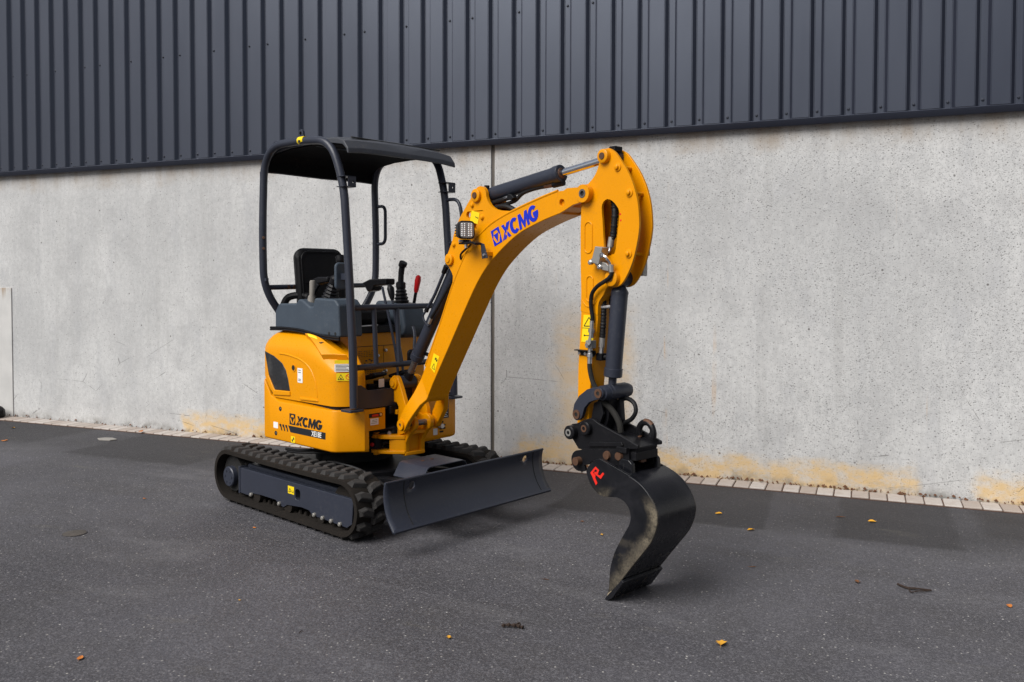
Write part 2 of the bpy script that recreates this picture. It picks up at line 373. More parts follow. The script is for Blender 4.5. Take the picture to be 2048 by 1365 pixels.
c = k.mix(drip, c, (.52, .36, .22))
# brown run-off below the flashing, grime at the foot
top = k.math('MULTIPLY', k.ramp(k.math('ADD', z, k.math('MULTIPLY', edge, 1.4)), 2.52, 2.74), k.ramp(k.noise(k.scale(p, 2.6, 1, .3), 1.3, 4, .65), .38, .66, .1, .75))
c = k.mix(top, c, (.33, .27, .21))
grime = k.math('MULTIPLY', k.ramp(k.math('ADD', z, k.math('MULTIPLY', edge, .4)), .12, .0), k.ramp(k.noise(p, 5, 4, .7), .40, .65))
c = k.mix(k.math('MULTIPLY', grime, .75), c, (.13, .12, .10))
# hairline cracks
w1 = k.noise(p, 3.5, 4, .6)
cr = k.n('ShaderNodeTexVoronoi', feature='DISTANCE_TO_EDGE'); cw = k.mix(.10, p, k.n('ShaderNodeTexNoise').outputs['Color'], 'ADD'); k.put(cr.inputs['Vector'], k.scale(cw, 1, 0, 1)); cr.inputs['Scale'].default_value = 1.5
cm = k.math('MULTIPLY', k.ramp(cr.outputs['Distance'], .0045, .001), k.math('MULTIPLY', k.ramp(w1, .52, .6), k.ramp(z, 1.5, .5)))
c = k.mix(k.math('MULTIPLY', cm, .7), c, (.10, .095, .09))
hgt = k.math('SUBTRACT', k.math('MULTIPLY', fine, .25), k.math('MULTIPLY', pores, 1.0)); k.bump(hgt, .35, .006)
M['concrete'] = k.done(c, .88, 0., .25)
k = N('wall_joint_filler'); p = k.tc.outputs['Object']
M['joint'] = k.done(k.mix(k.noise(k.scale(p, 30, 1, 3), 1, 4, .7), (.05, .045, .04), (.20, .18, .16)), .9, 0., .2)
k = N('streaked_repair_render'); p = k.tc.outputs['Object']; z = k.sep(p)[2]
st = k.noise(k.scale(p, 16, 1, .8), 1.2, 4, .7)
c = k.mix(k.ramp(k.noise(p, 3, 4), .3, .7), (.47, .465, .45), (.56, .55, .53))
c = k.mix(k.math('MULTIPLY', k.ramp(k.math('ADD', z, k.math('MULTIPLY', st, .55)), 1.66, 1.86), .85), c, (.30, .215, .14))
k.bump(k.noise(p, 60, 4), .2, .004); M['repair'] = k.done(c, .9, 0., .2)

wall = empty('concrete_wall', WO, WA); tag(wall, 'pale grey pitted concrete wall behind the excavator, ochre stains at its foot', 'wall')
JX = .185
pan = MB().box(-13, JX - .016, 0, .3, -.1, 2.81).build('wall_panel', 'concrete', wall, bevel=.006, label='smoother grey concrete panel left of the vertical joint')
pan2 = MB().box(JX + .016, 13, 0, .3, -.1, 2.81).build('wall_panel', 'concrete', wall, bevel=.006, label='heavily pitted concrete panel right of the vertical joint')
MB().box(JX - .017, JX + .017, .014, .2, -.1, 2.81).build('joint_strip', 'joint', wall, flat=True)
MB().box(-7.3, -5.80, -.012, .01, -.05, 1.485).build('repair_panel', 'repair', wall, bevel=.004)
# crumbs and dead leaves in the corner
k = N('rotten_leaf_litter'); gp = k.n('ShaderNodeNewGeometry').outputs['Position']; M['litter'] = k.done(k.mix(k.noise(gp, 40, 3), (.05, .022, .012), (.18, .085, .045)), .9, 0., .2)
lb = MB(); random.seed(11)
for i in range(420):
    xx = random.choice([random.uniform(.4, 4.6), random.uniform(-6, 4.5)]); s_ = random.uniform(.006, .018); a = random.uniform(0, 6.28); yy = -random.uniform(.003, .028); zz_ = .016 + random.uniform(0, .02)
    lb.add([(xx - s_ * math.cos(a), yy - s_ * .3, zz_), (xx, yy + s_ * .3, zz_ + s_ * .8), (xx + s_ * math.cos(a), yy, zz_ + s_ * math.sin(a) * .5), (xx, yy - s_ * .6, zz_ - .004)], [(0, 1, 2), (0, 2, 3)])
lt = lb.build('leaf_litter', 'litter', flat=True); lt.location = WO; lt.rotation_euler = (0, 0, WA); tag(lt, 'thin brown leaf litter along the foot of the concrete wall', 'leaf litter', kind='stuff')

# ---- metal cladding
k = N('anthracite_sheet_metal'); p = k.tc.outputs['Object']; gp = k.n('ShaderNodeNewGeometry').outputs['Position']
n1 = k.noise(k.scale(gp, 1, 1, .25), 1.6, 4); n2 = k.noise(k.scale(gp, 1, 1, .12), 25, 3)
c = k.mix(n1, (.017, .019, .030), (.023, .026, .039)); c = k.mix(k.ramp(n2, .55, .8, 0, .2), c, (.035, .038, .05))
k.bump(k.noise(k.scale(gp, 1, 1, .3), 3.5, 2), .12, .02)
M['clad'] = k.done(c, k.ramp(n1, .3, .7, .33, .43, False), 0., .90); k.b.inputs['Specular Tint'].default_value = (.76, .84, 1, 1)
clad = empty('metal_cladding', WO, WA); tag(clad, 'dark grey ribbed metal cladding above the concrete wall', 'cladding')
PIT = .21856; ZB, ZT = 2.802, 6.4
# one module: half valley, left web, crest, right web, half valley
prof = [(-.1094, -.030), (-.0870, -.030), (-.0640, -.066), (.0570, -.066), (.0860, -.030), (.1094, -.030)]
mbs = MB(); vv = []
for zq in (ZB, ZT): vv += [(a, b, zq) for a, b in prof] + [(a, b + .004, zq) for a, b in reversed(prof)]
n_ = len(prof) * 2
fs = [(i, (i + 1) % n_, n_ + (i + 1) % n_, n_ + i) for i in range(n_)] + [tuple(range(n_)), tuple(reversed(range(n_, 2 * n_)))]
mbs.add(vv, fs); sheet = mbs.mesh('cladding_rib'); sheet.materials.append(M['clad'])
bmx = bmesh.new(); bmx.from_mesh(sheet)
bmesh.ops.bevel(bmx, geom=[e for e in bmx.edges if abs(e.verts[0].co.z - e.verts[1].co.z) > 1 and abs(abs(e.verts[0].co.x) - .1094) > .001], offset=.004, segments=2, affect='EDGES'); bmx.to_mesh(sheet); bmx.free()
sheet.shade_smooth(); sheet.set_sharp_from_angle(angle=R(30))
scr = MB().tube([(0, 0, 0), (0, -.004, 0), (0, -.006, 0), (0, -.010, 0)], [.010, .010, .007, .006], 10).mesh('screw'); scr.materials.append(M['navy'])
random.seed(3)
for i in range(-74, 44):
    cx = 3.2804 + PIT * (i + .5)
    o = bpy.data.objects.new('cladding_rib', sheet); sc.collection.objects.link(o); o.parent = clad; o.location = (cx, 0, 0)
    sx = -PIT * .5
    q = bpy.data.objects.new('screw', scr); sc.collection.objects.link(q); q.parent = o; q.location = (sx, -.031, ZB + .045)
    if (i % 5) not in (1, 3):
        q = bpy.data.objects.new('screw', scr); sc.collection.objects.link(q); q.parent = o; q.location = (sx, -.031, 3.862)
# lap seams
for i in range(-72, 44, 5):
    cx = 3.2804 + PIT * i
    MB().box(cx + .012, cx + .020, -.0335, -.0305, ZB, ZT).build('lap_seam', 'clad', clad, flat=True)
fl = MB(); pf = [(.0, 2.755), (-.058, 2.748), (-.061, 2.751), (-.076, 2.793), (-.073, 2.797), (0, 2.799)]
fl.prism(pf, -13, 13, 'x'); fl.build('drip_flashing', 'clad', clad)
MB().box(-13, 13, -.025, .30, 2.8105, 6.4).build('backing', 'dk', clad, flat=True)

# ================================================================== EXCAVATOR
EX = empty('mini_excavator', (-1.1233, 6.0753, 0), R(-42.58))
tag(EX, 'yellow mini excavator with dark canopy, rubber tracks and black bucket on the ground', 'excavator')
# ------------------------------------------------------------------ undercarriage
TZ, TRR, XR, XF = .199, .176, -.627, .706     # belt axis height, outer radius, wheel centres
def track_path(off, nseg=None):
    """closed centreline offset inwards by off, list of (x, z, angle) evenly spaced"""
    r = TRR - off; L = XF - XR; top = []; P = []
    tot = 2 * L + 2 * math.pi * r
    def at(s_):
        s_ %= tot
        if s_ < L: return (XR + s_, TZ - r, -90.)
        s_ -= L
        if s_ < math.pi * r:
            a = -90 + math.degrees(s_ / r); return (XF + r * math.cos(R(a)), TZ + r * math.sin(R(a)), a)
        s_ -= math.pi * r
        if s_ < L:
            t = s_ / L; sag = -.006 * math.sin(math.pi * t)
            return (XF - s_, TZ + r + sag, 90.)
        s_ -= L
        a = 90 + math.degrees(s_ / r); return (XR + r * math.cos(R(a)), TZ + r * math.sin(R(a)), a)
    return at, tot
def tread_mesh():
    # block: local x = along travel, y = across (0 outer edge .. inner), z = height
    mb = MB(); h = .024
    def ring(zq, ins): return [(-.022 + ins, .014 + ins, zq), (.014 - ins, .022 + ins, zq), (.022 - ins, .060, zq), (.038 - ins, .112 - ins, zq), (-.008 + ins, .116 - ins, zq), (-.030 + ins, .060, zq)]
    mb.loft([ring(-.004, -.006), ring(h * .4, .0), ring(h, .006)])
    me_ = mb.mesh('tread_block'); me_.materials.append(M['rubber']); 
    b = bmesh.new(); b.from_mesh(me_); bmesh.ops.bevel(b, geom=[e for e in b.edges if min(v.co.z for v in e.verts) > .02], offset=.004, segments=1, affect='EDGES'); b.to_mesh(me_); b.free()
    return me_
TREAD = tread_mesh()
TREAD_F = TREAD.copy()
for v_ in TREAD_F.vertices: v_.co.y = -v_.co.y
TREAD_F.flip_normals()
def make_track(s):
    yo = s * .645; yi = s * .415
    mb = MB(); at, tot = track_path(0); n = 150; rings = []
    ati, toti = track_path(.029)
    for i in range(n):
        x_, z_, a = at(tot * i / n); nx, nz = math.cos(R(a)), math.sin(R(a)); w_ = .0015 * math.sin(i * 1.3)
        rings.append([(x_ + nx * -.003, yo, z_ + nz * -.003), (x_ + w_ * nx, yo - s * .012, z_ + w_ * nz), (x_, yi + s * .012, z_), (x_ - nx * .003, yi, z_ - nz * .003), (x_ - nx * .030, yi, z_ - nz * .030), (x_ - nx * .030, yo, z_ - nz * .030)])
    rings.append(rings[0]); mb.loft(rings, False, False)
    nm = 'near' if s < 0 else 'far'
    belt = mb.build('rubber_track', 'belt', EX, label='dusty black rubber track on the %s side' % ('near' if s < 0 else 'far wall'))
    NB = 40
    for row in (0, 1):
        for i in range(NB):
            x_, z_, a = at(tot * (i + .5 * row) / NB)
            me_ = (TREAD if (row == 0) == (s < 0) else TREAD_F)
            o = bpy.data.objects.new('tread_block', me_); sc.collection.objects.link(o); o.parent = belt
            t = Matrix.Rotation(R(-(a - 90)), 4, 'Y')
            y0 = yo if row == 0 else yi
            o.matrix_local = Matrix.Translation((x_, y0, z_)) @ t
    gl = MB(); ni = 58
    for i in range(ni):
        x_, z_, a = ati(toti * i / ni); nx, nz = math.cos(R(a)), math.sin(R(a))
        for yc in (s * .567, s * .493):
            p0 = (x_, yc, z_); p1 = (x_ - nx * .026, yc, z_ - nz * .026); gl.tube([p0, p1], [.017, .010], 8)
    tag(gl.build('guide_lugs', 'belt', belt), kind='stuff')
    # frame
    fy0, fy1 = sorted((s * .613, s * .45))
    poly = [(-.50, .262), (-.50, .085), (-.37, .082), (-.345, .105), (-.235, .112), (-.05, .112), (.0, .085), (.05, .080), (.09, .102), (.255, .116), (.34, .112), (.372, .088), (.735, .078), (.785, .108), (.80, .262)]
    fr = MB().prism(poly, fy0, fy1, 'y', holes=[rrect(.185, .24, .155, .225, .018)] if s < 0 else ()).build('track_frame', 'navy', EX, bevel=.006, label='dark grey steel side frame inside the %s track' % ('near' if s < 0 else 'far'))
    mb = MB().box(-.49, .79, s * .46, s * .56, .255, .285); mb.build('frame_top_rail', 'navy', fr, bevel=.01)
    MB().prism([(-.50, .12), (.80, .12), (.80, .30), (.72, .345), (-.55, .345), (-.55, .30)], s * .425, s * .44).build('inner_guard_plate', 'black', fr)
    if s < 0:
        MB().box(.15, .28, -.58, -.50, .13, .25).build('slot_backing', 'dk', fr, flat=True)
        MB().box(-.515, -.497, -.618, -.45, .08, .27).build('frame_end_plate', 'navy', fr, bevel=.004)
        MB().prism([(.105, .185), (.175, .185), (.175, .235), (.105, .235)], -.6145, -.6155).build('warning_sticker', 'decal_yellow', fr, flat=True)
        mb = MB()
        for a_, b_, c_, d_ in ((.115, .195, .142, .2), (.115, .195, .1285, .222), (.142, .198, .1285, .222)):
            mb.tube([(a_, -.6157, b_), (c_ if b_ != d_ else c_, -.6157, d_)], .0018, 6)
        mb.box(.150, .170, -.6162, -.6156, .196, .2); mb.box(.150, .153, -.6162, -.6156, .2, .212); mb.box(.167, .170, -.6162, -.6156, .2, .212)
        mb.build('sticker_print', 'decal_black', fr, flat=True)
        for xb, zb in ((-.345, .098), (.005, .098), (.405, .098), (.495, .095), (.585, .093), (.675, .091)):
            MB().tube([(xb, -.612, zb), (xb, -.625, zb), (xb, -.630, zb)], [.014, .014, .009], 8).build('bolt', 'boltgrey', fr)
    # wheels
    sp = MB()
    sp.cyl((XR, s * .47, TZ), (XR, s * .59, TZ), .125, 28); ng = 11
    for i in range(ng):
        a = 2 * math.pi * i / ng; sp.cyl((XR + .13 * math.cos(a), s * .50, TZ + .13 * math.sin(a)), (XR + .13 * math.cos(a), s * .56, TZ + .13 * math.sin(a)), .016, 8)
    spr = sp.build('drive_sprocket', 'dk', EX)
    hub = MB().tube([(XR - .01, s * .55, TZ - .02), (XR - .01, s * .622, TZ - .02), (XR - .01, s * .628, TZ - .02)], [.073, .072, .066], 28).build('hub', 'navy', spr)
    mb = MB()
    for i in range(6):
        a = i * math.pi / 3; mb.cyl((XR - .01 + .045 * math.cos(a), s * .626, TZ - .02 + .045 * math.sin(a)), (XR - .01 + .045 * math.cos(a), s * .632, TZ - .02 + .045 * math.sin(a)), .008, 8)
    mb.build('hub_bolts', 'navy', spr)
    MB().tube([(XF, s * .47, TZ), (XF, s * .50, TZ), (XF, s * .56, TZ), (XF, s * .59, TZ)], [.135, .148, .148, .135], 32).build('idler_wheel', 'belt', EX)
    for xr in (-.30, .085, .45):
        MB().tube([(xr, s * .46, .098), (xr, s * .50, .098), (xr, s * .51, .098), (xr, s * .55, .098), (xr, s * .56, .098), (xr, s * .606, .098)], [.055, .055, .04, .04, .055, .05], 18).build('track_roller', 'belt', EX)
make_track(-1); make_track(1)
lf = MB().prism([(-.42, -.30), (.50, -.30), (.58, -.16), (.58, .16), (.50, .30), (-.42, .30)], .16, .33, 'z').build('lower_frame', 'black', EX, bevel=.012)
for xq in (-.28, .38): MB().box(xq - .05, xq + .05, -.47, .47, .20, .29).build('axle_beam', 'black', lf, bevel=.006)
MB().tube([(0, 0, .33), (0, 0, .37), (0, 0, .371), (0, 0, .42), (0, 0, .421), (0, 0, .478)], [.27, .27, .285, .285, .25, .25], 48).build('slew_ring', 'dk', EX)
MB().tube(spline([(.1, -.30, .34), (.35, -.40, .385), (.55, -.36, .36), (.8, -.32, .27), (1.05, -.33, .2)], 8), .009, 8).build('hydraulic_hose', 'hose', EX)
MB().tube(spline([(-.28, -.38, .39), (-.10, -.40, .405), (.02, -.36, .42), (.14, -.27, .41)], 8), .010, 8).build('hydraulic_hose', 'hose', EX)
MB().tube(spline([(-.22, -.41, .385), (-.06, -.42, .40), (.08, -.37, .41), (.2, -.27, .40)], 8), .008, 8).build('hydraulic_hose', 'hose', EX)

# dozer blade: bent sheet with two round holes
def blade_pt(y, s_):
    # s_ 0 (top) .. 1 (bottom)
    tb = [(0, 1.190, .432), (.22, 1.180, .372), (.48, 1.188, .300), (.74, 1.213, .233), (1, 1.262, .166)]
    P = [Vector((a[1], a[2])) for a in tb]; i = min(int(s_ * 4), 3)
    q = spline([(a[1], a[2], 0) for a in tb], 6); f = s_ * (len(q) - 1); j = min(int(f), len(q) - 2); t = f - j
    return (q[j][0] * (1 - t) + q[j + 1][0] * t, y, q[j][1] * (1 - t) + q[j + 1][1] * t)
from mathutils.geometry import delaunay_2d_cdt
S = [i / 24 for i in range(25)]; H = .287
vs2 = []; ed = []
ysb = [-.68 + 1.36 * i / 34 for i in range(35)]
for y_ in ysb:
    for s_ in S: vs2.append(Vector((y_, s_ * H)))
HOLES = ((-.478, .055), (.505, .050)); rad = .025
vs2 = [v_ for v_ in vs2 if all((v_ - Vector(c_)).length > rad * 1.25 for c_ in HOLES)]
for c_ in HOLES:
    o_ = len(vs2)
    for i in range(24): t = 2 * math.pi * i / 24; vs2.append(Vector((c_[0] + rad * math.cos(t), c_[1] + rad * math.sin(t)))); ed.append((o_ + i, o_ + (i + 1) % 24))
res = delaunay_2d_cdt(vs2, ed, [], 0, 1e-5); V2, F2 = res[0], res[2]
keep = [f for f in F2 if all(((sum((V2[i] for i in f), Vector((0, 0))) / len(f)) - Vector(c_)).length > rad * .96 for c_ in HOLES)]
me = bpy.data.meshes.new('dozer_blade'); me.from_pydata([blade_pt(v_.x, min(1, max(0, v_.y / H))) for v_ in V2], [], keep)
b_ = bmesh.new(); b_.from_mesh(me); bmesh.ops.recalc_face_normals(b_, faces=b_.faces)
if sum(f.normal.x for f in b_.faces) < 0: bmesh.ops.reverse_faces(b_, faces=b_.faces)
b_.to_mesh(me); b_.free(); me.materials.append(M['navy']); me.shade_smooth(); me.set_sharp_from_angle(angle=R(40))
BL = bpy.data.objects.new('dozer_blade', me); sc.collection.objects.link(BL); BL.parent = EX
so = BL.modifiers.new('thick', 'SOLIDIFY'); so.thickness = .013; so.offset = -1
for ysm in (-.545, .578):
    MB().tube([(lambda q: (q[0] + .0008, q[1], q[2]))(blade_pt(ysm + .015 * i / 20, i / 20)) for i in range(21)], .0026, 6).build('blade_seam', 'dk', BL)
MB().tube([(1.187, -.68, .434), (1.187, .68, .434)], .0075, 8).build('blade_top_edge', 'navy', BL)
MB().prism([(1.252, .158), (1.262, .158), (1.268, .170), (1.256, .182)], -.675, .675).build('cutting_edge', 'navy', BL)
for yq in (-.62, .60): MB().prism([(1.15, .33), (1.168, .30), (1.20, .21), (1.235, .17), (1.13, .20)], yq - .006, yq + .006).build('blade_gusset', 'navy', BL)
for yq in (-.22, .22): MB().prism([(.45, .20), (.45, .29), (1.168, .35), (1.19, .22), (1.12, .19)], yq - .03, yq + .03).build('blade_arm', 'black', EX, bevel=.006)
MB().cyl((.60, 0, .28), (.92, 0, .30), .035, 16).build('blade_cylinder', 'black', EX)
MB().cyl((.92, 0, .30), (1.17, 0, .31), .018, 12).build('blade_cylinder_rod', 'chrome', EX)
cv = MB(); sec = [(-.215, .325), (-.165, .402), (-.145, .411), (.145, .411), (.165, .402), (.215, .325)]; sec2 = [(a * .97, b - .008) for a, b in reversed(sec)]
cv.prism(sec + sec2, .69, .965, 'x'); cvo = cv.build('blade_cylinder_guard', 'navy', EX, bevel=.003)
for yq in (-.06, .02): MB().cyl((.80, yq, .411), (.80, yq, .414), .012, 14).build('guard_bolt', 'rust', cvo)

# ------------------------------------------------------------------ upper body
def plan(d=0., front=.552, near_end=-.165):
    """house outline, inset by d, counter-clockwise seen from above"""
    Rr = .62 - d; yy = .489 - d; a0 = math.degrees(math.asin(yy / Rr))
    pts = [(front - d, near_end), (front - d, -.334 - 0)] + [(.47, -.432 + d * .8), (.435, -.478 + d), (.40, -yy)]
    pts = [(front - d, -.334 + d * .4), (.536 - d, -.352 + d * .5), (.445 - d * .4, -.462 + d), (.425 - d * .3, -.480 + d), (.395 - d * .2, -yy)]
    pts += [(.1, -yy), (-.2, -yy), (-.30, -yy)]
    pts += [(Rr * math.cos(R(a)), Rr * math.sin(R(a))) for a in [-(180 - a0) - i * (360 - 2 * (180 - a0)) / 18 for i in range(19)]]
    pts += [(-.2, yy), (.1, yy), (.44, yy), (.50 - d, yy), (front - d - .012, yy - .012), (front - d, yy - .05)]
    return pts
def ztop(x):
    return .745 + max(0, min(1, (-.275 - x) / .115)) * .155
body = []
P0 = plan(0)
def ringz(P, zf): return [(x_, y_, zf(x_)) for x_, y_ in P]
notch = [(.552, .178), (.28, .178), (.28, -.30), (.552, -.30)]
def withnotch(P): return P + notch
mb = MB()
mb.loft([ringz(withnotch(plan(.012)), lambda x_: .472), ringz(withnotch(plan(.003)), lambda x_: .480), ringz(withnotch(plan(0)), lambda x_: .495), ringz(withnotch(plan(0)), lambda x_: ztop(x_) - .012), ringz(withnotch(plan(.004)), lambda x_: ztop(x_) - .003), ringz(withnotch(plan(.012)), lambda x_: ztop(x_))])
mb.box(.50, .5505, -.31, -.166, .605, .7435)
CW = mb.build('counterweight', 'yellow', EX, label='yellow lower body shell with black lettering', ang=28)
# rounded underside of the front flange
mb = MB(); a_ = arc(-.30, .535, .07, 90, 0, 6)
MB().box(.27, .29, -.29, .177, .48, .74).build('front_recess_liner', 'dk', CW, flat=True)
MB().box(.30, .548, -.10, .15, .50, .60).build('swing_pivot_boss', 'dk', CW, bevel=.02)
mb = MB()
for q in range(4): mb.tube(spline([(.36, -.27, .60 - q * .03), (.46, -.20, .585 - q * .03), (.54, -.08, .60 - q * .03)], 6), .013, 8)
mb.build('coiled_hoses', 'hose', CW)
# seam
mb = MB(); Q = plan(.022)
mb.loft([ringz(Q, lambda x_: ztop(x_) - .02), ringz(Q, lambda x_: ztop(x_) + .04)]); mb.build('seam_gasket', 'dk', EX)

# hood
def hplan(d):
    Rr = .615 - d; yy = .484 - d; a0 = math.degrees(math.asin(yy / Rr))
    pts = [(.20, -.285), (.30, -.290), (.50 - d * .6, -.300), (.535 - d * .8, -.315), (.538 - d * .9, -.345 + d * .2), (.475 - d * .6, -.430 + d * .7), (.435 - d * .4, -.470 + d), (.395 - d * .2, -yy), (.25, -yy), (.1, -yy), (-.1, -yy), (-.25, -yy), (-.32, -yy)]
    pts += [(Rr * math.cos(R(a)), Rr * math.sin(R(a))) for a in [-(180 - a0) - i * (360 - 2 * (180 - a0)) / 18 for i in range(19)]]
    pts += [(-.25, yy), (0, yy), (.2, yy), (.20, .25), (.20, -.02)]
    return pts
def hz(zr):
    def f(x_, y_):
        if zr < .8: return ztop(x_) + .024
        # the shoulder falls away towards the front of the right-hand pod
        t = max(0., min(1., (x_ - .05) / .48)) if y_ < -.2 else 0.; t = t * t * (3 - 2 * t)
        drop = t * .15 * max(0., min(1., (zr - .85) / .30))
        if x_ < -.3: drop += .0
        return zr - drop
    return f
rg = []
for d, zr in ((0.004, .7), (0, .79), (0, 1.0), (.0005, 1.06), (.003, 1.105), (.010, 1.130), (.028, 1.160), (.055, 1.188), (.080, 1.205), (.100, 1.215), (.125, 1.222)):
    f = hz(zr); rg.append([(x_, y_, f(x_, y_)) for x_, y_ in hplan(d)])
HOOD = MB().loft(rg).build('engine_hood', 'yellow', EX, ang=50, label='glossy yellow engine hood with a dark side grille')
SY = -.4845
gp_ = [(-.378, 1.080), (-.261, 1.053), (-.16, 1.01), (-.115, .965), (-.088, .905), (-.066, .826), (-.250, .820), (-.33, .92)]
MB().prism(gp_, SY - .002, SY + .02).build('side_grille', 'grille', HOOD, bevel=.003)
mb = MB(); pts = spline([(a, SY, b) for a, b in [(-.378, 1.080), (-.261, 1.058), (-.16, 1.016), (-.110, .968), (-.080, .905), (-.060, .822)]], 6)
# ledge under the grille and pressed crease
MB().prism([(-.345, .895), (-.33, .92), (-.250, .820), (-.062, .826), (-.060, .795), (-.262, .782)], SY - .008, SY + .02).build('grille_surround', 'yellow', HOOD, bevel=.006)
cr_ = spline([(a, SY + .0035, b) for a, b in [(-.20, 1.075), (-.086, 1.070), (.063, 1.045), (.166, .996), (.225, .916), (.250, .812)]], 8)
MB().tube(cr_, [.001] + [.0075] * (len(cr_) - 2) + [.006], 10).build('pressed_crease', 'yellow', HOOD)
MB().prism([(.055, .797), (.25, .800), (.262, .785), (.06, .779)], SY - .007, SY + .02).build('pressed_ledge', 'yellow', HOOD, bevel=.005)
MB().ring((-.022, SY + .002, .987), (-.022, SY - .003, .987), .026, .019).build('key_lock_rim', 'yellow', HOOD)
MB().cyl((-.022, SY + .002, .987), (-.022, SY - .0015, .987), .0195, 20).build('key_lock', 'dk', HOOD)
MB().prism(rrect(.026, .084, .893, .990, .004), SY - .0015, SY).build('serial_label', 'decal_white', HOOD, flat=True)
mb = MB()
for q in (.975, .960, .915, .905): mb.box(.035, .035 + .03, SY - .0025, SY - .0016, q, q + .004)
mb.build('label_print', 'rodgrey', HOOD, flat=True)
# filler cover on the sloping shoulder
def onhood(x_, y_, up=0.):
    # approximate outer skin of the pod top
    t = max(0., min(1., (x_ - .05) / .48)); t = t * t * (3 - 2 * t)
    d = .484 + y_      # distance in from the side
    tab = [(0, 1.0), (.0005, 1.06), (.003, 1.105), (.010, 1.130), (.028, 1.160), (.055, 1.188), (.080, 1.205), (.100, 1.215), (.125, 1.222), (.3, 1.222)]
    for (d0, z0), (d1, z1) in zip(tab[:-1], tab[1:]):
        if d <= d1: z_ = z0 + (z1 - z0) * (d - d0) / (d1 - d0); break
    drop = t * .15 * max(0., min(1., (z_ - .85) / .30))
    return (x_, y_, z_ - drop + up)
def skin_patch(name, corners, n, mat, lift, thick, parent, bevel=0):
    """quad patch draped on the hood skin; corners as (x, y) in order"""
    mb_ = MB(); a, b, c_, d = [Vector(q) for q in corners]; V0 = []; V1 = []
    for i in range(n + 1):
        for j in range(n + 1):
            s_, t = i / n, j / n; q = (a * (1 - s_) + b * s_) * (1 - t) + (d * (1 - s_) + c_ * s_) * t
            p_ = onhood(q.x, q.y); V0.append((p_[0], p_[1] - lift * .5, p_[2] + lift)); V1.append((p_[0], p_[1] - lift * .5 + thick * .5, p_[2] + lift - thick))
    m_ = (n + 1); F = []
    for i in range(n):
        for j in range(n): F.append((i * m_ + j, i * m_ + j + 1, (i + 1) * m_ + j + 1, (i + 1) * m_ + j))
    o0 = len(V0); F += [tuple(o0 + k_ for k_ in reversed(f)) for f in F]
    rim = [j for j in range(m_)] + [i * m_ + n for i in range(1, m_)] + [n * m_ + j for j in range(n - 1, -1, -1)] + [i * m_ for i in range(n - 1, 0, -1)]
    for q in range(len(rim)): F.append((rim[q], rim[(q + 1) % len(rim)], o0 + rim[(q + 1) % len(rim)], o0 + rim[q]))
    mb_.add(V0 + V1, F); return mb_.build(name, mat, parent, bevel=bevel, seg=3, ang=50)
fc = skin_patch('filler_cover', [(.05, -.428), (.22, -.408), (.470, -.395), (.30, -.470)], 6, 'yellow', .034, .045, HOOD, .010)
skin_patch('warning_sticker', [(.085, -.430), (.175, -.420), (.205, -.430), (.12, -.441)], 3, 'decal_yellow', .0365, .001, HOOD)
p_ = onhood(.235, -.432, .034); MB().tube([(p_[0], p_[1], p_[2] - .01), (p_[0], p_[1], p_[2] + .002)], [.022, .022], 18).build('filler_lock', 'dk', fc)
MB().cyl((p_[0], p_[1], p_[2]), (p_[0], p_[1], p_[2] + .005), .012, 12).build('filler_key_cover', 'steel', fc)

# decals on the chamfered pod front: plane through the chamfer
cA, cB = Vector((.43, -.478)), Vector((.545, -.345)); cdir = (cB - cA).normalized(); cn = Vector((cdir.y, -cdir.x))
def CH(u, v_, z_): q = cA + cdir * u + cn * v_; return Vector((q.x, q.y, z_))
def sticker(name, u0, u1, z0, z1, mat, off=.004):
    return MB(CH).prism(rrect(u0, u1, z0, z1, .003, 2), off, off + .001).build(name, mat, HOOD, flat=True)
sticker('notice_sticker', .0, .125, 1.045, 1.068, 'decal_yellow')
sticker('notice_sticker', .0, .125, .993, 1.043, 'decal_white')
sticker('warning_sticker', .012, .125, .935, .985, 'decal_yellow')
mb = MB(CH)
for q in range(5): mb.prism(rrect(.008, .10 - .012 * (q % 3), .999 + q * .009, .9995 + q * .009 + .0025, .0005, 1), .0051, .0058)
tri = lambda x0, x1, z0, z1, w_: [[(x0, z0), (x1, z0), (x1 - w_ * 1.6, z0 + w_), (x0 + w_ * 1.6, z0 + w_)], [(x0, z0), (x0 + w_ * 1.6, z0 + w_), ((x0 + x1) / 2, z1 - w_ * 1.8), ((x0 + x1) / 2, z1)], [(x1, z0), ((x0 + x1) / 2, z1), ((x0 + x1) / 2, z1 - w_ * 1.8), (x1 - w_ * 1.6, z0 + w_)]]
for q in tri(.02, .06, .942, .978, .003): mb.prism(q, .0051, .0058)
mb.prism(circ(.04, .951, .005, 8), .0051, .0058)
mb.build('sticker_print', 'decal_black', HOOD, flat=True)
mb = MB(CH); mb.prism(circ(.088, .960, .018, 20), .0051, .0058, holes=[circ(.088, .960, .014, 20)]); mb.prism([(.077, .969), (.080, .972), (.099, .951), (.096, .948)], .0052, .0059)
mb.build('prohibition_print', 'redpaint', HOOD, flat=True)

